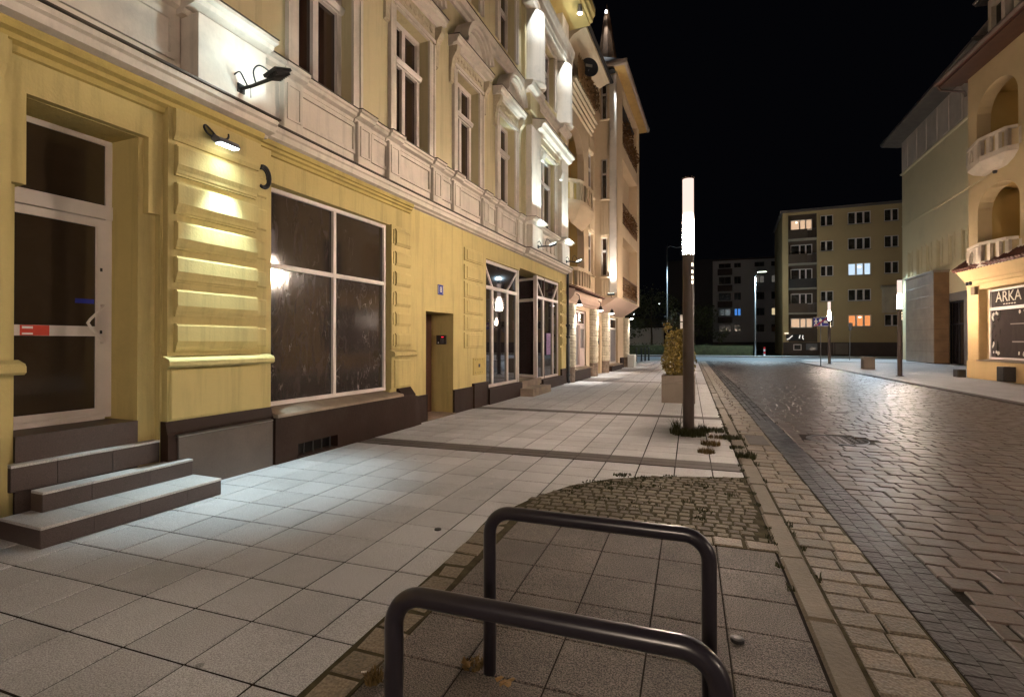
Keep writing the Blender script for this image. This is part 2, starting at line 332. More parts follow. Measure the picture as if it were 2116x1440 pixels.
def add_film_glints(m):
    n = m.node_tree.nodes; L = m.node_tree.links; p = n['Principled BSDF']
    geo = n.new('ShaderNodeNewGeometry'); mp = n.new('ShaderNodeMapping'); mp.inputs['Rotation'].default_value = (.5, 0, 0); mp.inputs['Scale'].default_value = (1, 2.2, .8)
    L.new(geo.outputs['Position'], mp.inputs['Vector'])
    no = n.new('ShaderNodeTexNoise'); no.inputs['Scale'].default_value = 1.7; no.inputs['Detail'].default_value = 5; no.inputs['Distortion'].default_value = 1.6
    L.new(mp.outputs[0], no.inputs['Vector'])
    a = n.new('ShaderNodeMath'); a.operation = 'SUBTRACT'; a.inputs[1].default_value = .5; L.new(no.outputs['Fac'], a.inputs[0])
    b = n.new('ShaderNodeMath'); b.operation = 'ABSOLUTE'; L.new(a.outputs[0], b.inputs[0])
    mr = n.new('ShaderNodeMapRange'); mr.inputs['From Min'].default_value = .0; mr.inputs['From Max'].default_value = .012; mr.inputs['To Min'].default_value = 1; mr.inputs['To Max'].default_value = 0
    L.new(b.outputs[0], mr.inputs['Value'])
    n2 = n.new('ShaderNodeTexNoise'); n2.inputs['Scale'].default_value = 3.0; L.new(geo.outputs['Position'], n2.inputs['Vector'])
    m2 = n.new('ShaderNodeMapRange'); m2.inputs['From Min'].default_value = .52; m2.inputs['From Max'].default_value = .72; m2.inputs['To Max'].default_value = .75; L.new(n2.outputs['Fac'], m2.inputs['Value'])
    mu = n.new('ShaderNodeMath'); mu.operation = 'MULTIPLY'; L.new(mr.outputs[0], mu.inputs[0]); L.new(m2.outputs[0], mu.inputs[1])
    old = p.inputs['Base Color'].links[0].from_socket
    mx = n.new('ShaderNodeMix'); mx.data_type = 'RGBA'; mx.inputs['B'].default_value = (.50,.46,.44,1)  # pale streaks painted as reflections off the crumpled film
    L.new(mu.outputs[0], mx.inputs['Factor']); L.new(old, mx.inputs['A']); L.new(mx.outputs['Result'], p.inputs['Base Color'])
    bp = n.new('ShaderNodeBump'); bp.inputs['Strength'].default_value = .12; bp.inputs['Distance'].default_value = .02; L.new(no.outputs['Fac'], bp.inputs['Height']); L.new(bp.outputs[0], p.inputs['Normal'])
add_film_glints(pane_film)
pane_door = glassm('door_glass', (0.046, 0.031, 0.020), 0.08, 0.6, 0.12, 3.0, 1.0, (0.12, 0.09, 0.06))
pane_clear = glassm('clean_shop_glass', (0.020, 0.015, 0.016), 0.03, 1.0, 0.25, 1.2, 6.0, (0.12, 0.09, 0.09))
pane_frost = glassm('frosted_panel', (0.20, 0.17, 0.17), 0.35, 0.5, 0.2, 1.0)
pane_rose = glassm('rose_pane', (0.30, 0.20, 0.20), 0.2, 0.5, 0.2, 1.0)  # pane in a plain rose colour
pane_arka = glassm('display_glass', (0.075, 0.06, 0.055), 0.04, 1.0, 0.3, 1.0, 2.0, (0.16, 0.13, 0.12))
pane_far = glassm('far_window_glass', (0.02, 0.014, 0.010), 0.15, 0.5, 0.2, 1.0)

# facade frame of the left side of the street: local x = outward, y = along the street, z = up
FO = Vector((-5.40, 0, 0)); FA = R(-2.77)
FM = Matrix.Translation(FO) @ Matrix.Rotation(FA, 4, 'Z')
def W(n, s, z): return FM @ Vector((n, s, z))

def light_spot(name, loc, target, power, col, angle, blend=0.5, radius=0.04):
    l = bpy.data.lights.new(name, 'SPOT'); l.energy = power; l.color = col; l.spot_size = R(angle); l.spot_blend = blend; l.shadow_soft_size = radius
    o = bpy.data.objects.new(name, l); COL.objects.link(o); o.location = loc
    o.rotation_euler = (Vector(target) - Vector(loc)).to_track_quat('-Z', 'Y').to_euler()
    return o
def light_point(name, loc, power, col, radius=0.0):
    l = bpy.data.lights.new(name, 'POINT'); l.energy = power; l.color = col; l.shadow_soft_size = radius
    o = bpy.data.objects.new(name, l); COL.objects.link(o); o.location = loc
    return o

def pane(parent, y0, y1, z0, z1, x, mat, m=None, t=0.012):
    b = MB(m); b.box(x-t, x, y0, y1, z0, z1); return obj('pane', b, mat, parent)
def window(parent, y0, y1, z0, z1, x, cols=(), rows=(), fw=0.07, bw=0.06, fr=white, gl=pane_dark, d=0.06, m=None, name='window', glmap=None, sub=True):
    """frame with bars at the given y / z positions; every light is its own pane"""
    b = MB(m)
    b.box(x-d, x, y0, y0+fw, z0, z1); b.box(x-d, x, y1-fw, y1, z0, z1)
    b.box(x-d, x-0.002, y0+fw, y1-fw, z0, z0+fw); b.box(x-d, x-0.002, y0+fw, y1-fw, z1-fw, z1)
    for r in rows: b.box(x-d, x+0.012, y0+fw, y1-fw, r-bw/2, r+bw/2)
    for c in cols: b.box(x-d, x+0.004, c-bw/2, c+bw/2, z0+fw, z1-fw)
    o = obj(name, b, fr, parent)
    ys = [y0+fw] + [q for c in cols for q in (c-bw/2, c+bw/2)] + [y1-fw]; zs = [z0+fw] + [q for r in rows for q in (r-bw/2, r+bw/2)] + [z1-fw]
    k = 0
    for i in range(0, len(ys), 2):
        for j in range(0, len(zs), 2):
            g = gl if glmap is None else glmap.get((i//2, j//2), gl)
            pane(o if sub else parent, ys[i], ys[i+1], zs[j], zs[j+1], x-d*0.55, g, m); k += 1
    return o
# ================================================================== GROUND
b = MB(); b.quad((-250,-120,-0.12),(250,-120,-0.12),(250,350,-0.12),(-250,350,-0.12))
struct(obj('ground', b, earth))

# ---- left pavement: bed, then slabs
pav = MB(); pav.box(-7.0, 0.62, -14, 44.5, -0.10, -0.0065)
pav = struct(obj('pavement', pav, bedm))
SX = [-5.8] + [-2.778 + 0.4335*k for k in range(-6, 8)] + [0.605]
def band_rows():
    rows = []; y = 1.829 - 0.4085*4
    while y < 6.70: rows.append((y, min(y+0.4085, 6.763))); y += 0.4085
    for a, c in ((7.165, 11.07), (11.43, 20.28), (20.64, 29.2), (29.55, 44.4)):
        y = a
        while y < c - 0.05: rows.append((y, min(y+0.4085, c))); y += 0.4085
    return rows
def in_rack_area(x, y):
    # area with the bicycle racks and the small setts, bounded on the left by the border and the curve
    if y < 3.75: return x > -1.60
    P = [(-1.66,3.75),(-1.70,4.165),(-1.526,4.91),(-1.268,5.475),(-0.879,5.912),(-0.406,6.194),(0.63,6.49)]
    if y > 6.49: return False
    for (x0,y0),(x1,y1) in zip(P, P[1:]):
        if y0 <= y <= y1: return x > x0 + (x1-x0)*(y-y0)/(y1-y0)
    return False
cells = []
for (y0, y1) in band_rows():
    for x0, x1 in zip(SX, SX[1:]):
        if x1 - x0 < 0.05: continue
        cs = [(x0+.03,y0+.03),(x1-.03,y0+.03),(x1-.03,y1-.03),(x0+.03,y1-.03)]
        if all(in_rack_area(*c) for c in cs): continue
        cells.append((x0, x1, y0, y1))
def seen(x, y):
    # inside the camera's field, roughly
    c, s_ = math.cos(R(19.282)), math.sin(R(19.282))
    dpt = y*c - x*s_; lat = x*c + y*s_
    return dpt > 0.3 and abs(lat) < 1.06*dpt + 0.4 and 1.58/dpt < 0.80
def dist(c): return math.hypot((c[0]+c[1])/2, (c[2]+c[3])/2)
vis = sorted([c for c in cells if seen((c[0]+c[1])/2, (c[2]+c[3])/2)], key=dist)
near = set(vis[:298])
meshes = {}
def slab_mesh(wx, wy, mat, name, h=0.06, c=0.004, j=0.0):
    k = (round(wx,3), round(wy,3), name, rnd.randrange(3) if j else 0)
    if k not in meshes:
        b = MB(); b.cbox(-wx/2, wx/2, -wy/2, wy/2, -h, 0, c, j)
        me = bpy.data.meshes.new(name); me.from_pydata(b.v, [], b.f); me.materials.append(mat); meshes[k] = me
    return meshes[k]
def put(me, name, x, y, z, parent, tilt=0.002, rz=0.0):
    o = bpy.data.objects.new(name, me); COL.objects.link(o); o.parent = parent
    o.location = (x, y, z); o.rotation_euler = (rnd.uniform(-tilt, tilt), rnd.uniform(-tilt, tilt), rz); return o
far = MB(); G = 0.014
for c in cells:
    x0, x1, y0, y1 = c
    if c in near:
        put(slab_mesh(x1-x0-G, y1-y0-G, slabm, 'paving_slab'), 'paving_slab', (x0+x1)/2, (y0+y1)/2, rnd.uniform(-.0010, .0015), pav, 0.002)
    else:
        far.cbox(x0+G/2, x1-G/2, y0+G/2, y1-G/2, -0.05, rnd.uniform(-.0015, .0015), 0.006)
obj('paving_slabs_beyond', far, slabm, pav, kind='stuff')
# dark bands across the pavement, two courses of narrow blocks each
bf = MB()
for k, (y0, y1) in enumerate(((6.763, 7.165), (11.07, 11.43), (20.28, 20.64), (29.2, 29.55))):
    for r in range(2):
        ya, yb = y0 + (y1-y0)*r/2, y0 + (y1-y0)*(r+1)/2
        for x0, x1 in zip(SX, SX[1:]):
            if x0 > 0.3: continue
            if k < 2: put(slab_mesh(x1-x0-.006, yb-ya-.006, bandm, 'band_block'), 'band_block', (x0+x1)/2, (ya+yb)/2, rnd.uniform(-.0015,.001), pav, 0.003)
            else: bf.cbox(x0+.003, x1-.003, ya+.003, yb-.003, -0.05, 0, 0.006)
obj('band_blocks_beyond', bf, bandm, pav, kind='stuff')
# rack area: dark exposed aggregate slabs
RX = [-1.435, -1.043, -0.630, -0.212, 0.189, 0.605]
for i in range(11):
    y0 = 0.23 + 0.4*i - 0.002; y1 = y0 + 0.4
    for x0, x1 in zip(RX, RX[1:]):
        put(slab_mesh(x1-x0-.009, y1-y0-.009, aggm, 'rack_area_slab'), 'rack_area_slab', (x0+x1)/2, (y0+y1)/2 - 0.38, 0.001 + rnd.uniform(-.001,.001), pav, 0.003)
# single row of setts along the left and far side of that area
y = -0.2
while y < 4.22:
    h = rnd.uniform(0.17, 0.26); b = MB(); xo = -0.06*max(0, (y-2.2))/2.0
    put(slab_mesh(0.200, round((h-.006)/.01)*.01, settm, 'border_sett', 0.06, 0.016, 0.010), 'border_sett', -1.535 + xo, y+h/2, 0.009 + rnd.uniform(-.004,.004), pav, 0.03); y += h
x = -1.42
while x < 0.55:
    h = rnd.uniform(0.16, 0.24)
    put(slab_mesh(round((h-.006)/.01)*.01, 0.178, settm, 'border_sett', 0.06, 0.016, 0.010), 'border_sett', x+h/2, 4.335, 0.008 + rnd.uniform(-.004,.004), pav, 0.03); x += h
# patch of small setts inside the curve
pb = MB(); pb.zprism([(-1.645,-1.0),(-1.66,3.6),(-1.70,4.2),(-1.50,4.91),(-1.24,5.475),(-0.86,5.9),(-0.39,6.18),(0.61,6.47),(0.61,4.24),(-1.432,4.24),(-1.432,-1.0)], -0.05, 0.0040)
struct(obj('sett_patch', pb, patchbed)); sp = bpy.data.objects['sett_patch']
cnt = []
for r in range(23):
    y = 4.425 + 0.105*r; x = -1.75 + (0.05 if r % 2 else 0)
    while x < 0.52:
        wd = rnd.uniform(0.088, 0.122)
        if in_rack_area(x+0.02, y+0.08) and in_rack_area(x, y) and x + wd < 0.615: cnt.append((x, y, wd))
        x += wd + 0.006
rest = MB()
for i, (x, y, wd) in enumerate(cnt):
    if i < 298: put(slab_mesh(round(wd/0.008)*0.008-.004, 0.096, patchm, 'small_sett', 0.05, 0.012, 0.007), 'small_sett', x+wd/2, y+0.05, 0.010 + rnd.uniform(-.004,.003), sp, 0.05, rnd.uniform(-.09,.09))
    else: rest.cbox(x+.006, x+wd-.006, y+.008, y+.094, -0.04, 0.010 + rnd.uniform(-.006,.004), 0.014, 0.006)
if rest.v: obj('small_setts_beyond', rest, patchm, sp, kind='stuff')

# ---- kerb
kb = MB(); kb.box(0.606, 0.806, -8, 44.5, -0.12, -0.010)
kb = struct(obj('kerb', kb, patchbed)); y = 0.45
while y < 44:
    L_ = rnd.uniform(0.85, 1.1); b = MB(); b.cbox(0.618+rnd.uniform(-.005,.005), 0.786+rnd.uniform(-.006,.006), y+.006, y+L_-.006, -0.1, 0.008+rnd.uniform(-.005,.005), 0.018, 0.005, [rnd.uniform(-.004,.004) for _ in range(4)])
    obj('kerb_stone', b, kerbm, kb); y += L_

# ---- road: bed, sett gutter strip, dark clinker strip, cobbles
rb = MB(); rb.box(0.80, 7.9, -14, 45.2, -0.16, -0.058)
road = struct(obj('road', rb, bedm))
gs = MB(); gs.box(0.795, 1.245, -8, 45, -0.1, -0.040); gut = struct(obj('gutter', gs, patchbed))
rest = MB(); y = 0.8; n_ind = 0
while y < 44.5:
    rw = rnd.uniform(0.185, 0.208); cut = 0.835 + rnd.uniform(0.14, 0.26)
    if 8.66 < y + rw/2 < 9.66: y += rw; continue
    for x0, x1 in ((0.806+rnd.uniform(-.010,.010), cut), (cut, 1.238+rnd.uniform(-.012,.012))):
        if y < 16 and n_ind < 280:
            b = MB(); b.cbox(x0+.005, x1-.005, y+.006, y+rw-.006, -0.09, -0.028+rnd.uniform(-.003,.003), 0.010, 0.006, [rnd.uniform(-.003,.003) for _ in range(4)])
            obj('gutter_sett', b, settm, gut); n_ind += 1
        else: rest.cbox(x0+.005, x1-.005, y+.006, y+rw-.006, -0.09, -0.028+rnd.uniform(-.003,.003), 0.010, 0.006)
    y += rw
obj('gutter_setts_beyond', rest, settm, gut, kind='stuff')
cs = MB(); cs.box(1.246, 1.592, -8, 45, -0.1, -0.036); cst = struct(obj('clinker_strip', cs, bedm))
rest = MB(); y = 1.2; n_ind = 0; r = 0
while y < 44.5:
    for k in range(3):
        x0 = 1.25 + 0.114*k; yy = y + (0.05 if k == 1 else 0)
        if n_ind < 298:
            put(slab_mesh(0.111, 0.100, clinkm, 'clinker_brick', 0.05, 0.004, 0.003), 'clinker_brick', x0+0.057, yy+0.05, -0.031+rnd.uniform(-.002,.002), cst, 0.012); n_ind += 1
        else: rest.cbox(x0+.003, x0+.111, yy+.003, yy+.099, -0.09, -0.033+rnd.uniform(-.004,.003), 0.008)
    y += 0.103
obj('clinker_bricks_beyond', rest, clinkm, cst, kind='stuff')
stones = []; y = 1.3; r = 0
while y < 45.0:
    rw = 0.198; x = 1.60 - (rnd.uniform(0.0, 0.16)); first = True
    while x < 7.86:
        wd = rnd.uniform(0.19, 0.33); x1 = min(x+wd, 7.88)
        if x1 - max(x, 1.60) > 0.07: stones.append((max(x, 1.60), x1, y, y+rw))
        x += wd
    y += rw
def clear_of_lid(c): return math.hypot((c[0]+c[1])/2-2.3, (c[2]+c[3])/2-9.6) > 0.50
stones = [c for c in stones if clear_of_lid(c)]
inview = sorted([c for c in stones if seen((c[0]+c[1])/2, (c[2]+c[3])/2)], key=dist); near = set(inview[:298])
rest = MB()
def camber(x): return 0.05*math.sin((x-1.6)/6.3*math.pi)
for c in stones:
    x0, x1, y0, y1 = c; z = -0.030 + camber((x0+x1)/2) + rnd.uniform(-.003, .003); t = [rnd.uniform(-.003,.003) for _ in range(4)]
    if c in near:
        b = MB(); b.cbox(x0+.005, x1-.005, y0+.0055, y1-.0055, -0.1, z, 0.006, 0.008, t); obj('cobble', b, cobm, road)
    else: rest.cbox(x0+.005, x1-.005, y0+.0055, y1-.0055, -0.1, z, 0.006, 0.008, t)
obj('cobbles_beyond', rest, cobm, road, kind='stuff')
rb = MB()
for x0, x1 in zip([1.6+0.2*i for i in range(32)], [1.6+0.2*(i+1) for i in range(32)]):
    rb.quad((x0,-8,-0.043+camber(x0)),(min(x1,7.9),-8,-0.043+camber(x1)),(min(x1,7.9),45,-0.043+camber(x1)),(x0,45,-0.043+camber(x0)))
obj('road_joint_bed', rb, bedm, road)
# manhole lid and gutter drain
t = thing('manhole_cover', 'round dark iron manhole cover set in the cobbled road', 'manhole cover', (2.3, 9.6, -0.016))
b = MB(); b.lathe(0, 0, [(0.47,-0.08),(0.47,-0.005),(0.40,0.0),(0.40,-0.012)], 28); obj('frame', b, blackm, t)
b = MB(); b.lathe(0, 0, [(0.39,-0.06),(0.39,-0.008),(0.0,-0.006)], 28)
for i in range(-3, 4):
    for j in range(-3, 4):
        if math.hypot(i, j) < 3.3: b.box(i*.1-.025, i*.1+.025, j*.1-.025, j*.1+.025, -0.01, 0.0)
obj('lid', b, M('worn_iron', (0.07,0.05,0.042), 0.5, 0.3, 8, 0.3, 40, 0.5), t)
t = thing('gutter_drain_cover', 'flat concrete drain cover set in the gutter beside the lamp post', 'drain cover', (1.03, 9.16, -0.03))
b = MB(); b.cbox(-0.20, 0.20, -0.48, 0.48, -0.06, 0.004, 0.015); obj('frame', b, kerbm, t)
b = MB(); b.cbox(-0.15, 0.15, -0.42, 0.42, -0.02, 0.010, 0.008); obj('lid', b, bandm, t)

# ---- right pavement
rp = MB(); rp.box(7.98, 26, -14, 45.2, -0.12, -0.014); rpo = struct(obj('far_pavement', rp, bedm))
b = MB(); y = -6
while y < 45:
    x = 8.14
    while x < 17.4:
        b.cbox(x+.004, x+.496, y+.004, y+.496, -0.05, rnd.uniform(-.002,.002), 0.006); x += 0.5
    y += 0.5
obj('far_paving_slabs', b, slabm, rpo, kind='stuff')
b = MB(); b.box(7.9, 8.13, -14, 45.2, -0.12, 0.006); struct(obj('far_kerb', b, bandm))

# ---- cross street beyond the corner
b = MB(); b.quad((-60,45.2,-0.03),(70,45.2,-0.03),(70,57.4,-0.03),(-60,57.4,-0.03)); struct(obj('cross_street', b, asph))
b = MB()
for y0 in (47.6, 52.2): b.quad((-40,y0,-0.026),(-2.2,y0,-0.026),(-2.2,y0+.35,-0.026),(-40,y0+.35,-0.026))
struct(obj('road_strip', b, stripm))  # two long pale strips on the asphalt
b = MB(); b.box(-60, 70, 57.4, 57.7, -0.12, 0.09); struct(obj('cross_street_kerb', b, kerbm))
b = MB(); b.box(-60, 70, 57.7, 60.0, -0.12, 0.06); struct(obj('cross_street_pavement', b, slabm))
b = MB(); b.box(-80, 80, 60.0, 120, -0.11, 0.05); struct(obj('lawn', b, M('night_lawn', (0.014,0.018,0.009), 0.9, 0.4, 3, 0.5, 20, 0.1)))
b = MB(); b.zprism([(9.0,45.2),(26,45.2),(26,52.5),(12.5,52.5),(9.6,50.5),(8.6,47.6)], -0.10, 0.02); struct(obj('corner_pavement', b, slabm))
b = MB(); b.zprism([(-7.0,44.5),(-2.0,44.5),(0.6,44.5),(0.6,45.2),(-7,45.2)], -0.10, 0.004); struct(obj('corner_kerb', b, kerbm))
# ================================================================== YELLOW TOWNHOUSE (left)
H = thing('yellow_townhouse', 'ornate townhouse with yellow ground floor, brown plinth and cream stucco upper floors', 'house', FO, FA)
def part(name, fn, mat, parent=H, **kw):
    b = MB(); fn(b); return obj(name, b, mat, parent, **kw)
S0, S1 = -6.0, 19.05
# ground floor wall, with a second thin layer round the entrance
part('wall', lambda b: (b.wall(S0, S1, 0, 4.12, -0.62, 0, [(2.57,3.79,0,2.90),(2.68,3.67,0,3.67),(5.21,7.80,0.60,3.65),(9.0,10.13,0,2.19),(11.84,14.20,0.30,3.67),(14.20,18.25,0.30,3.75)]),), yellow)
part('inner_wall', lambda b: (b.wall(2.3, 4.0, 0, 3.72, -0.62, -0.08, [(2.64,3.62,0.0,3.665)]),), yellow)
# plinths
part('plinth', lambda b: b.wall(S0, 2.5, 0, 0.80, 0, 0.05), plinth)
part('plinth', lambda b: b.prism([(0.0,0),(0.12,0),(0.12,0.60),(0.10,0.63),(0.075,0.745),(0.0,0.745)], 3.80, 5.15), plinth)
part('plinth', lambda b: b.wall(5.152, 8.0, 0, 0.60, -0.05, 0.15, [(5.53,6.30,0.03,0.20)]), plinth)
part('plinth', lambda b: b.prism([(0.0,0),(0.15,0),(0.15,0.60),(0.04,0.735),(0,0.735)], 8.0, 8.40), plinth)
part('plinth', lambda b: b.prism([(0.0,0),(0.14,0),(0.05,0.545),(0,0.545)], 8.40, 8.62), plinth)
part('plinth', lambda b: b.box(-0.02, 0.045, 8.62, 9.0, 0, 0.53), plinth)
part('plinth', lambda b: b.box(-0.02, 0.035, 10.13, 11.05, 0, 0.52), plinth)
part('plinth', lambda b: b.box(-0.02, 0.07, 11.05, 11.84, 0, 0.585), plinth)
part('plinth', lambda b: b.prism([(-0.4,0),(0.11,0),(0.11,0.37),(0.08,0.40),(-0.4,0.40)], 11.842, 14.12), plinth)
part('plinth', lambda b: b.prism([(-0.3,0),(0.13,0),(0.13,0.31),(0.10,0.335),(-0.3,0.335)], 16.0, 18.32), plinth)
part('plinth', lambda b: b.box(-0.02, 0.075, 18.322, 19.04, 0, 0.57), plinth)

part('vent_shade_plate', lambda b: b.box(0.004, 0.012, 5.5, 6.33, 0.0, 0.23), M('vent_shade', (0.006,0.005,0.005), 0.9))  # black plate painted as the shade inside the vent
for k in range(4):
    part('vent_bar', lambda b: b.box(0.105, 0.118, 5.66+0.17*k, 5.675+0.17*k, 0.03, 0.20), blackm)
part('granite_panel', lambda b: b.fbox(0.12, 0.137, 3.90, 5.12, 0.0, 0.575, 0.004), granitep)
part('steel_strip', lambda b: b.prism([(0.12,0.575),(0.165,0.578),(0.165,0.590),(0.12,0.602)], 3.88, 5.10), chrome)
# entrance pilaster with cushion blocks
part('pilaster', lambda b: b.wall(3.815, 5.135, 0.745, 4.03, 0, 0.08), yellow)
part('pilaster', lambda b: b.wall(1.25, 2.55, 0.80, 4.03, 0, 0.08), yellow)
part('pedestal_panel', lambda b: b.fbox(0.08, 0.105, 3.84, 4.93, 0.76, 1.29, 0.012), yellow)
def psill(b, a, c, n0=0.08): b.prism([(n0,1.305),(n0+.09,1.31),(n0+.12,1.33),(n0+.12,1.375),(n0+.10,1.40),(n0,1.43)], a, c)
part('pilaster_sill', lambda b: psill(b, 3.76, 5.09), yellow)
part('pilaster_sill', lambda b: psill(b, 1.2, 2.60), yellow)
part('pilaster_cap', lambda b: b.prism([(0.08,3.70),(0.10,3.705),(0.125,3.75),(0.135,3.80),(0.135,4.03),(0.08,4.03)], 3.86, 4.93), yellow)
part('pilaster_cap', lambda b: b.prism([(0.08,3.70),(0.135,3.80),(0.135,4.03),(0.08,4.03)], 1.45, 2.50), yellow)
tops = [3.655, 3.26, 2.85, 2.48, 2.13, 1.77]
for k, zt in enumerate(tops):
    zb = (tops[k+1] + 0.105) if k < 5 else 1.50
    prof = [(0.08, zt), (0.126, zt), (0.130, zt-0.018), (0.148, zt-0.022), (0.148, zb+0.085), (0.124, zb+0.030), (0.118, zb), (0.108, zb-.012), (0.108, zb-.03), (0.08, zb-.03)]
    q = part('quoin_block', lambda b: b.prism(prof, 3.88, 4.885), yellow)
    part('quoin_return', lambda b: b.fbox(0.08, 0.108, 4.89, 5.055, zb+0.02, zt-0.02, 0.018), yellow, q)
# second pilaster, next to the big shop window
part('pilaster', lambda b: b.wall(7.80, 8.42, 0.735, 3.66, 0, 0.035), yellow)
rows2 = [(3.60,3.31),(3.20,2.95),(2.84,2.585),(2.48,2.215),(2.11,1.86),(1.73,1.485)]
for zt, zb in rows2:
    q = part('quoin_block', lambda b: b.prism([(0.035,zt),(0.055,zt),(0.078,zt-.04),(0.078,zb+.05),(0.055,zb),(0.035,zb)], 7.90, 8.36), yellow)
    part('quoin_return', lambda b: b.prism([(0.035,zt-.02),(0.05,zt-.02),(0.05,zb+.02),(0.035,zb+.02)], 7.845, 7.897), yellow, q)
part('pilaster_sill', lambda b: psill(b, 7.75, 8.47, 0.03), yellow)
part('pedestal_panel', lambda b: b.fbox(0.035, 0.06, 7.87, 8.38, 0.76, 1.25, 0.012), yellow)
# panelled quoins left of the bay shop
for zt, zb in [(3.75,3.45),(3.36,3.02),(2.97,2.60),(2.57,2.22),(2.19,1.84),(1.79,1.43)]:
    q = part('quoin_block', lambda b: b.fbox(0.0, 0.028, 10.63, 11.62, zb, zt, 0.010), yellow)
    part('quoin_panel', lambda b: b.fbox(0.0285, 0.045, 10.73, 11.58, zb+.035, zt-.045, 0.008), yellow, q)
for zt, zb in [(3.81,3.48),(3.39,3.05),(2.97,2.64),(2.56,2.24),(2.16,1.85),(1.77,1.44)]:
    q = part('quoin_block', lambda b: b.fbox(0.0, 0.06, 18.33, 18.95, zb, zt, 0.015), yellow)
    part('quoin_panel', lambda b: b.fbox(0.0605, 0.085, 18.40, 18.90, zb+.05, zt-.05, 0.012), yellow, q)
part('quoin_base', lambda b: b.fbox(0.0, 0.05, 18.33, 18.95, 0.57, 1.36, 0.012), yellow)
# service hatch
hp = part('service_hatch', lambda b: b.fbox(0.0, 0.014, 11.10, 11.76, 0.78, 1.19, 0.006), yellowd)
for k in range(4):
    for z in (1.14, 0.83): part('hatch_slot', lambda b: b.box(0.0142, 0.0155, 11.19+.13*k, 11.235+.13*k, z, z+.012), blackm, hp)
part('hatch_emblem', lambda b: b.fbox(0.0142, 0.018, 11.38, 11.47, 0.96, 1.04, 0.003), blackm, hp)
# yellow moulding below the ledge
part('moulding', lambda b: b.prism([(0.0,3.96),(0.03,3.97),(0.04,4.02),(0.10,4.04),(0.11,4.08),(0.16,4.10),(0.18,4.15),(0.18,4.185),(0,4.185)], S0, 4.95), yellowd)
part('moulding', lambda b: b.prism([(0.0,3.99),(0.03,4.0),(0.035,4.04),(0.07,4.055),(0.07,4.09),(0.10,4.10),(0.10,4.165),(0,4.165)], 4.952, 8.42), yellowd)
# white ledge, in three stretches, with its sheet-metal top
def ledge(b, a, c, n, z0=4.13): b.prism([(0,z0),(n*.45,z0),(n*.5,z0+.03),(n*.86,z0+.05),(n*.9,z0+.12),(n,z0+.14),(n,z0+.195),(0,z0+.215)], a, c)
for a, c, n in ((S0, 5.02, 0.32), (5.022, 14.2, 0.19), (14.202, 18.85, 0.33)):
    q = part('ledge', lambda b: ledge(b, a, c, n), trim)
    part('flashing', lambda b: b.prism([(0,4.348),(n+.025,4.330),(n+.025,4.350),(0,4.372)], a, c+.03), flash, q)

# ---------------- upper floors
CW = (6.2, 8.5, 10.83, 13.18)        # window centres
holes1 = [(c-.57, c+.57, 5.20, 7.62) for c in CW] + [(15.65, 17.15, 5.20, 7.70)] + [(1.6, 2.9, 5.2, 7.6)]
holes2 = [(c-.57, c+.57, 9.60, 11.85) for c in CW] + [(15.65, 17.15, 9.60, 11.45)]
part('upper_wall', lambda b: b.wall(S0, S1, 4.12, 13.4, -0.45, 0, holes1 + holes2), cream)
part('end_projection', lambda b: b.wall(S0, 4.95, 5.22, 13.3, 0.002, 0.12, [(1.6, 2.9, 5.2, 7.6)]), cream)
part('tower_projection', lambda b: b.wall(14.30, 18.45, 5.24, 13.3, 0.002, 0.12, [(15.65,17.15,5.0,7.70),(15.65,17.15,9.60,11.45)]), cream)
# dado
part('dado', lambda b: (b.wall(S0, 3.95, 4.35, 5.06, 0, 0.06), b.wall(4.95, 14.2, 4.35, 5.06, 0, 0.05), b.wall(14.2, 18.5, 4.35, 5.06, 0, 0.16)), trim)
def rpanel(a, c, z0, z1, n, wdt=0.055, d=0.03):
    def f(b):
        b.box(n, n+d, a, a+wdt, z0, z1); b.box(n, n+d, c-wdt, c, z0, z1); b.box(n, n+d*.98, a+wdt, c-wdt, z0, z0+wdt); b.box(n, n+d*.98, a+wdt, c-wdt, z1-wdt, z1)
    return f
for a, c in ((1.6, 2.6), (2.75, 3.88), (5.62, 6.78), (7.18, 7.64), (7.97, 9.05), (9.5, 9.95), (10.28, 11.38), (11.82, 12.28), (12.62, 13.72)):
    part('dado_panel', rpanel(a, c, 4.55, 5.02, 0.06 if a < 4 else 0.05), trim)
for c in CW:
    for sgn in (-1, 1):
        y = c + sgn*0.74; q = part('dado_pedestal', lambda b: b.fbox(0.05, 0.135, y-.17, y+.17, 4.36, 5.06, 0.01), trim)
        part('pedestal_field', rpanel(y-.12, y+.12, 4.52, 5.0, 0.1355, 0.03, 0.014), trim, q)
part('shaft_pedestal', lambda b: b.wall(3.97, 4.83, 4.35, 5.06, 0, 0.32), trim)
def cornp(b, a, c, n, z=5.05): b.prism([(0,z),(n*.35,z),(n*.42,z+.05),(n*.8,z+.075),(n*.85,z+.12),(n,z+.135),(n,z+.175),(0,z+.20)], a, c)
segs = [(S0, 3.90, 0.17)] + [(3.90, 4.90, 0.46), (4.902, 5.28, 0.22)]
e = 5.28
for c in CW:
    for y in (c-.74, c+.74): segs += [(e, y-.2, 0.17), (y-.2, y+.2, 0.235)]; e = y+.2
segs += [(e, 14.18, 0.17), (14.182, 15.35, 0.5), (15.352, 17.45, 0.30), (17.452, 18.55, 0.5)]
for a, c, n in segs:
    if c - a < 0.02: continue
    q = part('dado_cornice', lambda b: cornp(b, a+.001, c-.001, n), trim)
    part('flashing', lambda b: b.prism([(0,5.252),(n+.012,5.227),(n+.012,5.238),(0,5.265)], a, c), flash, q)
# giant pilaster on the end projection
part('pilaster_shaft', lambda b: b.fbox(0.12, 0.19, 4.02, 4.80, 5.24, 13.2, 0.02), cream)
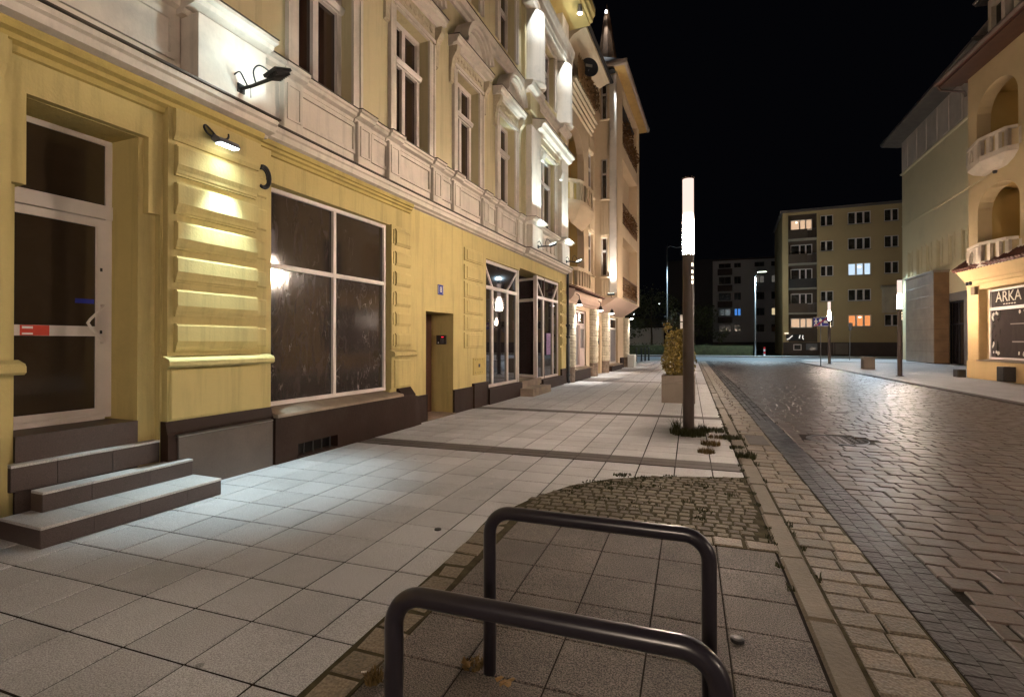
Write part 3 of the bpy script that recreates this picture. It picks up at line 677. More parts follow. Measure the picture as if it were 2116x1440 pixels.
# first and second floor windows with their surrounds
def surround(b, c, hw, z0, z1, n0=0.0):
    for sgn in (-1, 1):
        y0, y1 = (c-hw-.20, c-hw) if sgn < 0 else (c+hw, c+hw+.20)
        b.box(n0, n0+.045, y0, y1, z0, z1)
        ya, yb = (y0, y0+.06) if sgn < 0 else (y1-.06, y1)
        b.box(n0+.045, n0+.07, ya, yb, z0, z1)
    b.box(n0, n0+.045, c-hw, c+hw, z1-.001, z1+.10); b.box(n0+.045, n0+.075, c-hw-.2, c+hw+.2, z1+.03, z1+.10)
def pediment(c):
    q = part('window_frieze', lambda b: b.box(0, 0.07, c-.72, c+.72, 7.735, 7.99), ornament)
    def orn(b):
        for k in range(-4, 5):
            r_ = 0.055 if k % 2 else 0.085
            y = c + k*0.145
            b.lathe(0, 0, [(0.0,0),], 3) if False else None
            m = Matrix.Translation((0.07, y, 7.86)) @ Matrix.Rotation(R(90), 4, 'Y')
            bb = MB(m); bb.lathe(0, 0, [(r_,-.01),(r_*.85,.022),(r_*.4,.034),(0.004,.036)], 8); b.add(bb.v, bb.f)
    part('rosette_band', orn, ornament, q)
    q2 = part('window_cornice', lambda b: b.prism([(0,7.99),(.10,7.99),(.12,8.03),(.22,8.06),(.24,8.12),(.27,8.14),(.27,8.19),(0,8.22)], c-.93, c+.93), trim)
    part('flashing', lambda b: b.prism([(0,8.222),(.285,8.192),(.285,8.203),(0,8.235)], c-.95, c+.95), flash, q2)
    def arch(b):
        P = []
        for k in range(17):
            a = math.pi*(0.03 + 0.94*k/16); P.append((math.cos(a), math.sin(a)))
        ry = 0.70; zc = 8.205
        def ring(ro, ri, n):
            for (c0,s0_),(c1,s1_) in zip(P, P[1:]):
                p = [(c+ro*ry*c0, zc+ro*.66*s0_), (c+ro*ry*c1, zc+ro*.66*s1_), (c+ri*ry*c1, zc+ri*.66*s1_), (c+ri*ry*c0, zc+ri*.66*s0_)]
                b.quad(*[(n, y, z) for y, z in p]); b.quad((0,*p[0]),(0,*p[1]),(n,*p[1]),(n,*p[0])); b.quad((0,*p[3]),(0,*p[2]),(n,*p[2]),(n,*p[3]))
        ring(1.0, .90, .37); ring(.90, .80, .31); ring(.80, .72, .25); ring(.72, .0, .16)
    part('arched_pediment', arch, trim)
    for sgn in (-1, 1):
        y = c + sgn*.83
        part('console', lambda b: b.prism([(0,7.20),(.05,7.24),(.06,7.5),(.10,7.72),(.20,7.86),(.21,7.985),(0,7.985)], y-.075, y+.075), ornament)
for i, c in enumerate(CW):
    part('window_surround', lambda b: surround(b, c, .57, 5.24, 7.62), trim)
    window(H, c-.57, c+.57, 5.20, 7.62, -0.20, cols=(c,), rows=(6.83,), fw=0.10, bw=0.11, d=0.10)
    part('transom_moulding', lambda b: b.prism([(-.20,6.80),(-.16,6.81),(-.13,6.87),(-.13,6.90),(-.20,6.91)], c-.57, c+.57), white)
    pediment(c)
    part('window_surround', lambda b: surround(b, c, .57, 9.60, 11.85), trim)
    window(H, c-.57, c+.57, 9.60, 11.85, -0.20, cols=(c,), rows=(10.83,), fw=0.10, bw=0.11, d=0.10)
part('upper_string_course', lambda b: b.prism([(0,8.98),(.05,8.99),(.07,9.08),(.13,9.11),(.15,9.22),(.15,9.27),(0,9.31)], 4.952, 14.2), trim)
part('flashing', lambda b: b.prism([(0,9.312),(.165,9.272),(.165,9.283),(0,9.325)], 4.952, 14.2), flash)
# tower projection: flat pilasters below, round columns above
for a, c in ((14.40, 15.28), (17.52, 18.36)):
    part('tower_pilaster', lambda b: b.fbox(.12, .30, a, c, 5.25, 8.02, .02), trim)
    part('tower_pilaster', lambda b: b.fbox(.12, .26, a, c, 8.46, 8.98, .02), cream)
    part('tower_pedestal', lambda b: b.fbox(.16, .34, a-.05, c+.05, 4.36, 5.05, .015), trim)
    m = (a+c)/2
    part('round_column', lambda b: b.lathe(.14, m, [(.45,9.30),(.44,9.36),(.42,9.40),(.415,10.4),(.40,11.50)], 28), trim, smooth=True)
    part('oriel_console', lambda b: b.prism([(.30,7.2),(.36,7.22),(.42,7.42),(.42,7.5),(.30,7.5)], (15.3 if a < 16 else 17.3)-.12, (15.3 if a < 16 else 17.3)+.12), trim)
window(H, 15.65, 17.15, 5.20, 7.70, 0.0, cols=(16.4,), rows=(6.85,), fw=.10, bw=.11, d=.10)
window(H, 15.65, 17.15, 9.60, 11.45, -0.05, cols=(16.4,), rows=(10.75,), fw=.10, bw=.11, d=.10)
part('window_surround', lambda b: surround(b, 16.4, .75, 5.24, 7.70, .12), trim)
part('window_surround', lambda b: surround(b, 16.4, .75, 9.60, 11.45, .12), trim)
part('tower_frieze', lambda b: b.box(.12, .24, 15.30, 17.50, 7.82, 8.03), ornament)
for k in range(4): part('dado_ornament', lambda b: b.fbox(.16, .20, 15.75+.42*k, 15.92+.42*k, 4.55, 4.98, .015), trim)
q = part('tower_cornice', lambda b: (b.prism([(.12,8.02),(.28,8.03),(.30,8.10),(.42,8.13),(.46,8.24),(.54,8.26),(.54,8.34),(.12,8.44)], 14.95, 18.42),), trim)
part('flashing', lambda b: b.prism([(.12,8.442),(.56,8.342),(.56,8.352),(.12,8.455)], 14.93, 18.44), flash, q)
q = part('tower_string_course', lambda b: (b.prism([(.12,8.98),(.20,8.99),(.24,9.08),(.36,9.11),(.40,9.20),(.40,9.26),(.12,9.30)], 14.22, 15.40), b.prism([(.12,8.98),(.14,8.99),(.16,9.08),(.24,9.11),(.26,9.20),(.26,9.26),(.12,9.30)], 15.40, 17.45), b.prism([(.12,8.98),(.20,8.99),(.24,9.08),(.36,9.11),(.40,9.20),(.40,9.26),(.12,9.30)], 17.45, 18.5)), trim)
part('tower_entablature', lambda b: (b.prism([(.12,11.52),(.40,11.53),(.42,11.68),(.44,11.70),(.44,11.98),(.47,12.02),(.50,12.14),(.52,12.18),(.52,12.26),(.12,12.34)], 14.15, 18.52),), trim)
for a_ in (14.4, 17.5): part('attic_pilaster', lambda b: b.box(.12,.34,a_,a_+.82,12.36,13.2), trim)
# main cornice
part('main_cornice', lambda b: b.prism([(0,13.2),(1.05,13.21),(1.07,13.28),(1.15,13.30),(1.18,13.45),(1.24,13.52),(1.26,13.75),(0,14.0)], 4.0, 18.62), M('yellow_lit_cornice', (.56,.43,.17), .8, .1, 1.2, .1, 30, .2))  # yellow light on the soffit is put into the cornice colour
part('roof', lambda b: b.prism([(1.26,13.76),(1.28,13.80),(-4.5,17.5),(-9,13.76)], S0, 18.62), rooft)

# ---------------- openings of the ground floor
# entrance door
D = obj('entrance_door', (lambda b: (b.box(-.56,-.50,2.64,2.70,.80,3.665), b.box(-.56,-.50,3.56,3.62,.80,3.665), b.box(-.56,-.502,2.70,3.56,3.61,3.665),
    b.box(-.56,-.485,2.64,3.62,2.845,2.985), b.box(-.56,-.50,2.70,3.56,.78,.83), b))(MB())[-1], white, H)
leaf = (lambda b: (b.box(-.55,-.49,2.702,2.80,.835,2.835), b.box(-.55,-.49,3.475,3.557,.835,2.835), b.box(-.55,-.492,2.80,3.475,2.755,2.835), b.box(-.55,-.492,2.80,3.475,.835,.90), b.box(-.55,-.492,2.80,3.475,1.635,1.735), b))(MB())[-1]
obj('door_leaf', leaf, white, D)
for z0, z1, y0, y1 in ((.90,1.635,2.80,3.475),(1.735,2.755,2.80,3.475),(2.985,3.61,2.70,3.56)): pane(D, y0, y1, z0, z1, -.515, pane_door)
b = MB(); b.tube([(-.49,3.52,1.95),(-.455,3.52,1.95),(-.43,3.50,1.93),(-.38,3.36,1.80),(-.372,3.335,1.765),(-.38,3.36,1.73),(-.43,3.50,1.59),(-.455,3.52,1.57),(-.49,3.52,1.57)], .013, 8); obj('pull_handle', b, white, D, smooth=True)
b = MB(); b.box(-.4905,-.485,3.505,3.525,2.30,2.335); b.box(-.4905,-.485,3.505,3.525,1.66,1.695); obj('lock', b, blackm, D)
b = MB(); b.box(-.5145,-.5125,3.30,3.465,1.965,2.01); obj('blue_sticker', b, signblue, D)
b = MB(); b.box(-.4915,-.4895,2.86,3.08,1.637,1.733); obj('red_sticker', b, M('red_print', (.62,.06,.03), .5), D)
b = MB(); b.box(-.4893,-.4888,2.875,2.955,1.70,1.722); b.box(-.4893,-.4888,2.875,2.955,1.645,1.662); obj('sticker_print', b, signwhite, D)
# big shop window of four lights, set a little askew in its opening
Mx = Matrix.Translation((-.135, 5.25, 0)) @ Matrix.Rotation(R(-1.6), 4, 'Z')
window(H, .0, 2.52, .72, 3.645, 0.0, cols=(1.26,), rows=(2.60,), fw=.055, bw=.062, d=.07, gl=pane_shop, glmap={(0,0):pane_film,(1,0):pane_film}, m=Mx, name='shop_window')
q = part('window_sill', lambda b: b.prism([(-.20,.60),(.175,.60),(.175,.628),(.165,.64),(-.20,.72)], 5.17, 7.98), sillm)
# house door no. 8
part('house_door', lambda b: (b.box(-.60,-.55,9.0,10.13,0,2.19), b.box(-.55,-.53,9.1,9.5,.2,.95), b.box(-.55,-.53,9.1,9.5,1.05,2.05), b.box(-.55,-.53,9.62,10.02,.2,.95), b.box(-.55,-.53,9.62,10.02,1.05,2.05)), brownwood)
part('door_step', lambda b: b.box(-.56, .06, 8.99, 10.14, -.02, .025), sillm)
# shop with oblique entrance: left window
def shopfront(y0, y1, z0, z1, zt, m1, m2, name):
    o = window(H, y0, y1, z0, z1, -.05, rows=(zt,), fw=.075, bw=.085, d=.07, gl=pane_clear, name=name, sub=True)
    def bars(b):
        for c in (m1, m2): b.box(-.115,-.045,c-.035,c+.035,z0+.07,zt-.04)
        for (ya, za), (yb, zb) in (((y0+.05, z1-.15), (m1, zt+.04)), ((y1-.06, z1-.12), (m2, zt+.04))):
            d = Vector((0, yb-ya, zb-za)); nn = Vector((0, -d.z, d.y)).normalized()*.022
            p = [Vector((-.05,ya,za))+nn, Vector((-.05,ya,za))-nn, Vector((-.05,yb,zb))-nn, Vector((-.05,yb,zb))+nn]
            q_ = [v + Vector((-.05,0,0)) for v in p]
            b.quad(*[tuple(v) for v in p])
            for i in range(4): b.quad(tuple(p[i]), tuple(q_[i]), tuple(q_[(i+1)%4]), tuple(p[(i+1)%4]))
    b = MB(); bars(b); obj('glazing_bars', b, white, o); return o
shopfront(11.86, 14.12, .40, 3.665, 2.97, 12.36, 13.38, 'shop_window')
part('corner_post', lambda b: b.box(-.12, -.03, 14.122, 14.20, .40, 3.67), white)
bw_ = shopfront(15.86, 18.24, .335, 3.72, 3.03, 16.52, 17.60, 'shop_window')
# entrance recess with its glazed door on a slanting plane
part('recess_lining', lambda b: (b.box(-1.35,-1.30,14.0,16.6,0,3.78), b.box(-1.3,-.05,16.6,16.65,0,3.78), b.box(-1.3,-.62,14.15,14.2,0,3.78), b.box(-1.35,-.621,14.0,16.7,3.72,3.80)), brownwood)
Mz = Matrix.Translation((-.06, 15.80, 0)) @ Matrix.Rotation(R(-110.8), 4, "Z") @ Matrix.Translation((0,-.90,0))
window(H, 0.0, .90, .42, 3.66, 0.0, rows=(2.94,), fw=.075, bw=.09, d=.07, gl=pane_clear, m=Mz, name='glazed_door')
part('corner_post', lambda b: b.box(-.14, -.02, 15.76, 15.857, .40, 3.72), white)
b = MB(); b.box(-.058,-.052,16.85,17.32,1.12,1.87)
po = obj('purple_poster', b, None or M('poster_print', (.20,.09,.26), .5, .75, 22, 0, 0, .3), bw_)

# ---------------- things fixed to the house
def fx(name, label, cat, group=None): return thing(name, label, cat, FO, FA, group)
t = fx('house_number_plate', 'small blue enamel house number plate with a white 8', 'sign')
b = MB(); b.fbox(.001, .012, 9.46, 9.68, 2.56, 2.77, .004); obj('plate', b, signblue, t)
b = MB(); b.box(.012,.0135,9.475,9.485,2.575,2.755); b.box(.012,.0135,9.655,9.665,2.575,2.755); obj('border_line', b, signwhite, t)
text('numeral', '8', signwhite, t, Matrix.Translation((.014, 9.57, 2.665)) @ WALLTXT, .17)
t = fx('door_intercom', 'black intercom panel with red display in the reveal of the house door', 'intercom')
b = MB(); b.box(-.40,-.16,10.085,10.128,1.52,1.72); obj('case', b, blackm, t)
b = MB(); b.box(-.27,-.22,10.082,10.0849,1.672,1.69); obj('display', b, glow('red_display', (1,.03,.06), 2.0), t)
b = MB()
for i in range(3):
    for j in range(4): b.box(-.29+.035*i,-.27+.035*i,10.082,10.0849,1.55+.026*j,1.565+.026*j)
obj('keypad', b, M('key_grey', (.25,.27,.3), .4), t)
b = MB(); b.box(-.36,-.335,10.080,10.0849,1.545,1.57); obj('key_reader', b, signwhite, t)
# entrance steps
t = fx('entrance_steps', 'three grey-brown granite steps up to the glazed entrance door', 'steps')
def step(n1, y0, y1, z0, z1, n0, js):
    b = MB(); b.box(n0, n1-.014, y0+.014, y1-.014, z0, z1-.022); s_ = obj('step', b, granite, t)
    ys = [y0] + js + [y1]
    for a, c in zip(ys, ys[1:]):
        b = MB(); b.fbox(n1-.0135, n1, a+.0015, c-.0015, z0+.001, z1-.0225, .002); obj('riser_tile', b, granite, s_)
        b = MB(); b.cbox(n0, n1+.006, a+.0015, c-.0015, z1-.022, z1, .003); obj('tread_tile', b, M('lit_tread_granite', (.48,.46,.45), .42, .15, 2, .05, 60, .5, speck=.25, sps=150) if 'lit_tread_granite' not in bpy.data.materials else bpy.data.materials['lit_tread_granite'], s_)  # treads paler than risers: the floodlight on them is put into the colour
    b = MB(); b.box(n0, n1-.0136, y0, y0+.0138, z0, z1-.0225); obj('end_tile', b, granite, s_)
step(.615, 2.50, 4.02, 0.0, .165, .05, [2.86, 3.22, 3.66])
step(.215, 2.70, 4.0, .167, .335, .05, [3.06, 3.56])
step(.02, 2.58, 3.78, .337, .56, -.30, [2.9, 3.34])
b = MB(); b.box(-.50, -.06, 2.645, 3.615, .0, .78); obj('threshold', b, granite, t)
t = fx('shop_steps', 'two worn stone steps below the slanting shop door', 'steps')
b = MB(); b.cbox(-.05, .50, 13.95, 15.62, 0, .225, .01); obj('step', b, sillm, t)
b = MB(); b.cbox(-1.29, .06, 14.21, 15.99, .226, .41, .01); obj('step', b, sillm, t)
# wall flood light with cable above the pilaster
t = fx('wall_floodlight', 'small lit LED floodlight with looped cable above the yellow pilaster', 'floodlight')
b = MB(); b.prism([(.14,3.86),(.17,3.90),(.27,3.855),(.30,3.795),(.20,3.80),(.15,3.835)], 4.25, 4.50); obj('housing', b, M('grey_housing', (.20,.20,.24), .4, .1, 5, 0, 0, .5, .5), t)
b = MB(); b.box(.205,.295,4.26,4.49,3.786,3.794); obj('led_strip', b, glow('led_white', (.9,1,1), 14), t)
b = MB(); b.curve([(.15,4.27,3.87),(.18,4.18,3.88),(.18,4.14,3.93),(.17,4.17,3.965),(.16,4.25,3.93),(.15,4.33,3.89),(.15,4.42,3.90),(.14,4.47,3.94),(.135,4.475,3.985)], .011); obj('cable', b, blackm, t, smooth=True)
light_spot('wall_flood_beam', W(.31, 4.37, 3.74), W(.50, 4.45, 0), 560, (.70,.94,1.0), 62, 1.0, .04)
light_spot('wall_flood_spill', W(.31, 4.37, 3.74), W(.26, 4.37, 0), 15, COOL_C, 150, .8, .08)
t = fx('cable_coil', 'black coil of cable hanging beside the pilaster at the shop window corner', 'cable')
b = MB()
for k, r_ in enumerate((.105, .12, .135)):
    b.tube([(.10+.014*k, 4.98+r_*.75*math.sin(a)*1.0, 3.64+r_*1.05*math.cos(a)) for a in [math.pi*(-.15+1.3*i/14) for i in range(15)]], .014, 7)
obj('loops', b, blackm, t, smooth=True)
# flood lights on brackets above the ledge
def bracket_light(y, name, label, tgt, head=(.42, .14), z=4.50, power=20, angle=70, n0=.0, lit=False):
    t = fx(name, label, 'floodlight', 'floodlights on brackets above the ledge')
    hn, hz = n0+head[0], z+head[1]
    b = MB(); b.box(n0, n0+.02, y-.045, y+.045, z-.05, z+.05); b.tube([(n0+.02,y,z),(n0+.16,y+.01,z+.005),(hn-.03,y+.02,hz-.06)], .020, 8); obj('arm', b, blackm, t)
    mm = Matrix.Translation((hn, y+.03, hz)) @ Matrix.Rotation(R(22), 4, 'X') @ Matrix.Rotation(R(-14), 4, 'Y')
    b = MB(mm); b.box(-.10,.10,-.11,.13,-.02,.012)
    for k in range(6): b.box(-.085+.03*k,-.075+.03*k,-.09,.11,-.055,-.02)
    obj('head', b, blackm, t)
    b = MB(mm); b.box(-.085,.085,-.10,.12,.0125,.016); obj('lens', b, glow('flood_lens', (.85,1,.98), 6) if 'flood_lens' not in bpy.data.materials else bpy.data.materials['flood_lens'], t)
    b = MB(); b.curve([(n0+.02,y-.10,z+.11),(n0+.07,y-.07,z+.15),(n0+.10,y-.04,z+.08),(n0+.12,y-.01,z+.01)], .009, 6); b.curve([(n0+.22,y+.02,z+.02),(n0+.26,y-.05,z+.13),(n0+.33,y-.02,z+.19),(hn,y,hz-.05)], .009, 6)
    b.tube([(n0+.15,y+.01,z),(n0+.14,y+.02,4.36)], .004, 5); obj('cable', b, blackm, t, smooth=True)
    light_spot(name+'_beam', W(hn, y+.03, hz+.04), W(*tgt), power, COOL_C, angle, 1.0 if lit else .35, .04)
    if lit: light_spot(name+'_spill', W(hn+.05, y+.03, hz+.03), W(n0, y, 5.0), 20, COOL_C, 150, .5, .04)
bracket_light(4.48, 'bracket_floodlight', 'black floodlight on a bracket aimed up at the stucco pedestal, above the entrance', (.25, 4.25, 5.1), (.52, .10), 4.48, 24, 160, .32)
bracket_light(14.85, 'bracket_floodlight', 'black floodlight on a bracket below the near pilaster of the tower projection', (.40, 14.85, 8.0), (.46, .05), 4.46, 620, 72, .34, True)
bracket_light(17.95, 'bracket_floodlight', 'black floodlight on a bracket at the far end of the cream stucco front', (.40, 17.92, 8.0), (.46, .0), 4.46, 620, 72, .34, True)
t = fx('soffit_spotlight', 'small bright spotlight under the main cornice above the round columns', 'spotlight')
b = MB(); b.lathe(1.0, 17.36, [(.05,13.28),(.09,13.05),(.10,12.92),(.085,12.92)], 12); obj('housing', b, M('spot_grey', (.3,.3,.34), .4), t)
b = MB(); b.lathe(1.0, 17.36, [(.088,12.965),(.088,12.915),(.0,12.91)], 12); obj('lens', b, glow('spot_lens', (1,.98,.92), 18), t)
light_spot('soffit_beam', W(1.08, 17.36, 12.88), W(.42, 17.80, 9.4), 620, (.86,.96,1.0), 44, 1.0, .04)
t = fx('soffit_spotlight', 'small spotlight under the main cornice above the first round column', 'spotlight')
b = MB(); b.lathe(1.0, 14.26, [(.05,13.28),(.09,13.05),(.10,12.92),(.085,12.92)], 12); obj('housing', b, bpy.data.materials['spot_grey'], t)
light_spot('soffit_beam', W(1.08, 14.26, 12.88), W(.42, 14.70, 9.4), 620, (.86,.96,1.0), 44, 1.0, .04)
light_point('soffit_glow', W(.98, 17.36, 12.80), 8, (1,.95,.85), .03)
# rain pipe at the party wall
t = fx('drainpipe', 'dark drainpipe between the yellow townhouse and the cream corner house', 'drainpipe')
b = MB(); b.tube([(.10,19.0,4.20),(.10,19.0,2.2)], .045, 10); obj('upper_pipe', b, blackm, t, smooth=True)
b = MB(); b.tube([(.11,19.0,2.2),(.11,19.0,.12),(.16,19.0,.0)], .065, 12); obj('cast_pipe', b, blackm, t, smooth=True)
for z in (2.2, 1.75, .3):
    b = MB(); b.lathe(.11, 19.0, [(.07,z-.04),(.09,z-.03),(.09,z+.03),(.07,z+.04)], 12); obj('collar', b, blackm, t)
# ================================================================== CREAM CORNER HOUSE
K = thing('cream_corner_house', 'cream corner house with arched loggias, a tall corner bay and a small pointed spire', 'house', FO, FA)
def kp(name, fn, mat, parent=K, **kw):
    b = MB(); fn(b); return obj(name, b, mat, parent, **kw)
L1 = (19.45, 21.97, 4.05, 7.15); L2 = (19.45, 21.97, 7.85, 10.40); L3 = (19.45, 22.0, 11.75, 13.05)
SWIN = [(22.80, 23.75, 4.65, 6.62), (22.80, 23.75, 8.30, 10.30), (22.80, 23.75, 12.05, 13.55)]
kp('wall', lambda b: (b.wall(19.06, 31.0, 3.40, 14.2, -.30, 0, [L1, L2, L3] + SWIN),), cornerw)
kp('ground_floor_wall', lambda b: b.wall(19.06, 32.4, 0, 3.42, -.35, -.002, [(19.75,22.30,.50,2.90),(24.25,25.25,0,2.36),(27.2,30.0,.36,2.92)]), cornerw)
for y0, y1, zs, zt in ((L1[0], L1[1], 5.75, 7.15), (L2[0], L2[1], 9.0, 10.40)):
    kp('loggia_arch', lambda b: b.archfill(y0, y1, zs, zt, -.30, 0), cornerw)
for (y0, y1, z0, z1) in (L1, L2, L3):
    kp('loggia_niche', lambda b: (b.box(-1.5,-1.45,y0-.2,y1+.2,z0-.1,z1+.2), b.box(-1.45,-.31,y0-.06,y0-.01,z0-.1,z1+.2), b.box(-1.45,-.31,y1+.01,y1+.06,z0-.1,z1+.2), b.box(-1.45,-.31,y0,y1,z1+.01,z1+.06), b.box(-1.45,-.01,y0,y1,z0-.06,z0-.01)), cornery)
    window(K, y0+.7, y1-.35, z0+.1, min(z1-.45, z0+2.1), -1.40, cols=((y0+y1)/2+.2,), rows=(z0+1.55,), fw=.08, bw=.08, gl=pane_far)
def parapet(z0, z1, n, rise=0.0):
    ya, yb = 19.15, 22.25
    P = [(ya,.02),(ya+.45,n*.8),(ya+1.0,n),(yb-1.0,n),(yb-.45,n*.8),(yb,.02)]
    q = kp('loggia_parapet', lambda b: (b.zprism([(n_,y) for y,n_ in P], z0, z0+.12), b.zprism([(n_,y) for y,n_ in P], z1-.14, z1)), cornerw)
    for (y0,n0),(y1,n1) in zip(P, P[1:]):
        L = math.hypot(y1-y0, n1-n0); k = max(2, int(L/.30))
        for i in range(k+1):
            t = i/k; y = y0+(y1-y0)*t; n_ = n0+(n1-n0)*t
            kp('parapet_pier', lambda b: b.box(max(n_-.14,-.02), n_-.012, y-.085, y+.085, z0+.121, z1-.141), cornerw, q)
    kp('parapet_back', lambda b: b.zprism([(max(n_-.14,-.02),y) for y,n_ in P] + [(max(n_-.17,-.06),y) for y,n_ in reversed(P)], z0+.13, z1-.15), cornery, q)
    return q
parapet(3.66, 4.50, .45); parapet(6.98, 7.90, .55)
def corbel(b):
    prof = [(0.0,6.30),(.20,6.42),(.36,6.6),(.49,6.80),(.55,6.975)]
    ya, yb = 19.2, 22.2
    for (n0,z0),(n1,z1) in zip(prof, prof[1:]):
        r0, r1 = .62+.38*n0/.55, .62+.38*n1/.55; c = (ya+yb)/2; h = (yb-ya)/2
        A = [(0,c-h*r0),(n0*.8,c-h*r0*.75),(n0,c-h*r0*.3),(n0,c+h*r0*.3),(n0*.8,c+h*r0*.75),(0,c+h*r0)]
        B = [(0,c-h*r1),(n1*.8,c-h*r1*.75),(n1,c-h*r1*.3),(n1,c+h*r1*.3),(n1*.8,c+h*r1*.75),(0,c+h*r1)]
        for (p0,p1),(q0,q1) in zip(zip(A,A[1:]), zip(B,B[1:])): b.quad((*p0,z0),(*p1,z0),(*q1,z1),(*q0,z1))
kp('balcony_corbel', corbel, cornerw, smooth=True)
for k in range(4): kp('string_moulding', lambda b: b.prism([(0,10.98+.16*k),(.10+.08*k,11.0+.16*k),(.10+.08*k,11.10+.16*k),(0,11.12+.16*k)], 19.08, 23.2), cornerw)
kp('terrace_floor', lambda b: b.box(.0,.42,19.1,22.4,11.63,11.72), cornerw)
for i, (y0, y1, z0, z1) in enumerate(SWIN):
    window(K, y0, y1, z0, z1, -.12, rows=(z0+1.25 if i < 2 else z0+1.0,), fw=.09, bw=.10, d=.08, gl=pane_dark)
    kp('window_sill', lambda b: b.prism([(-.1,z0-.06),(.10,z0-.06),(.10,z0-.02),(-.1,z0+.01)], y0-.06, y1+.06), cornerw)
for z0, z1 in ((6.72, 8.2), (3.75, 4.55), (10.35, 10.95)):
    for k in range(4): kp('reeded_rib', lambda b: b.fbox(0, .05, 22.84+.235*k, 22.99+.235*k, z0, z1, .02), cornerw)
# cove and eave of this side
kp('eave_cove', lambda b: b.prism([(0,12.9),(.08,13.05),(.30,13.30),(.62,13.45),(.80,13.48),(.80,13.60),(0,13.7)], 19.06, 23.6), cornerw)
kp('roof_edge', lambda b: b.prism([(0,13.70),(.88,13.60),(.92,13.66),(.85,13.80),(-3,16.3),(-8,13.7)], 18.63, 31.0), rooft)
# corner bay
BN = 1.06; BY = 23.98
FR = Matrix.Translation((0, BY, 0)) @ Matrix.Rotation(R(-90), 4, 'Z')      # front of the bay: local y runs outward from the house wall
BW = [(.30, .70, 4.66, 6.48), (.30, .70, 8.29, 10.17), (.30, .70, 12.04, 13.86)]
b = MB(FR); b.wall(0.0, BN, 3.66, 14.2, -.14, 0, BW); obj('bay_front', b, cornerw, K)
for z0, z1 in ((4.66,6.48),(8.29,10.17),(12.04,13.86)):
    o = window(K, .32, .585, z0, z1, -.09, rows=(z0+1.18,), fw=.05, bw=.10, d=.05, m=FR, gl=pane_dark)
    b = MB(FR); b.prism([(-.1,z0-.09),(.07,z0-.09),(.09,z0-.05),(-.1,z0+.02)], .27, .73); obj('bay_sill', b, cornerw, K)
for z0, z1 in ((6.55,8.10),(3.75,4.48)):
    for k in range(3):
        b = MB(FR); b.fbox(0, .035, .31+.135*k, .41+.135*k, z0, z1, .012); obj('reeded_rib', b, cornerw, K)
b = MB(FR); b.fbox(0, .05, .72, 1.045, 3.86, 14.02, .01); obj('bay_pilaster', b, M('whitewashed_strip', (.70,.62,.54), .75, .12, 3, .5, 12, .2), K)
# street face of the bay, with loggia balconies cut into it
LO = [(25.5, 30.3, 3.70, 6.75), (25.5, 30.3, 7.35, 10.6), (25.5, 30.3, 11.28, 13.95)]
kp('bay_side', lambda b: b.wall(BY, 31.2, 3.66, 14.2, BN-.45, BN, LO), cornerw)
kp('bay_end', lambda b: b.box(0, BN-.002, 31.16, 31.2, 3.66, 14.2), cornerw)
kp('bay_recess', lambda b: [b.box(BN-.50, BN-.455, 25.4, 30.4, z0-.1, z1+.1) for (_, _, z0, z1) in LO], cornerw)
for (_, _, z0, z1) in LO:
    window(K, 25.8, 27.3, z0+.05, z0+2.3, BN-.43, cols=(26.5,), rows=(z0+1.7,), fw=.09, bw=.1, gl=pane_dark)
    q = kp('balcony_railing', lambda b: (b.box(BN-.02,BN+.02,25.52,30.28,z0+1.02,z0+1.07), b.box(BN-.015,BN+.015,25.52,30.28,z0+.08,z0+.12), b.box(BN-.015,BN+.015,25.52,30.28,z0+.5,z0+.53)), M('rusty_railing', (.16,.085,.04), .6, .3, 8, 0, 0, .3, .3) if 'rusty_railing' not in bpy.data.materials else bpy.data.materials['rusty_railing'])
    for k in range(27):
        y = 25.6+.178*k; kp('baluster', lambda b: b.tube([(BN,y,z0+.12),(BN+.02,y+.05,z0+.35),(BN-.02,y-.05,z0+.6),(BN,y,z0+1.02)], .012, 5), bpy.data.materials['rusty_railing'], q)
# underside of the bay, coved back to the shop wall
def cove(b):
    P = [(0.02,3.02),(.10,3.06),(.30,3.16),(.60,3.34),(.90,3.55),(BN,3.665)]
    for (n0,z0),(n1,z1) in zip(P, P[1:]):
        f = lambda n_: BY + (BN-n_)*.0
        b.quad((n0,f(n0),z0),(n0,31.2,z0),(n1,31.2,z1),(n1,f(n1),z1)); b.quad((0,BY,z0),(n0,BY,z0),(n1,BY,z1),(0,BY,z1))
kp('bay_cove', cove, pinkw, smooth=False)
# eave, gutter and roof of the bay
ex, ey0, ey1 = BN+.46, BY-.48, 31.7
kp('bay_soffit', lambda b: b.box(-.4, ex-.02, ey0+.02, ey1, 14.20, 14.24), soffm)
kp('bay_fascia', lambda b: (b.prism([(ex-.04,14.18),(ex+.05,14.20),(ex+.09,14.30),(ex+.07,14.42),(ex-.04,14.44)], ey0, ey1),), gutterm)
b = MB(FR); d0 = BY-ey0; b.prism([(d0-.06,14.18),(d0+.05,14.20),(d0+.09,14.30),(d0+.07,14.42),(d0-.06,14.44)], -.30, ex+.09); obj('bay_gutter', b, gutterm, K)
kp('bay_roof', lambda b: (b.add([(-2.5,ey0,14.42),(ex,ey0,14.42),(ex,ey1,14.42),(-2.5,ey1,14.42),(-.6,BY+1.2,15.9),(-.6,30,15.9)], [(0,1,4),(1,2,5,4),(2,3,5),(3,0,4,5)]),), rooft)
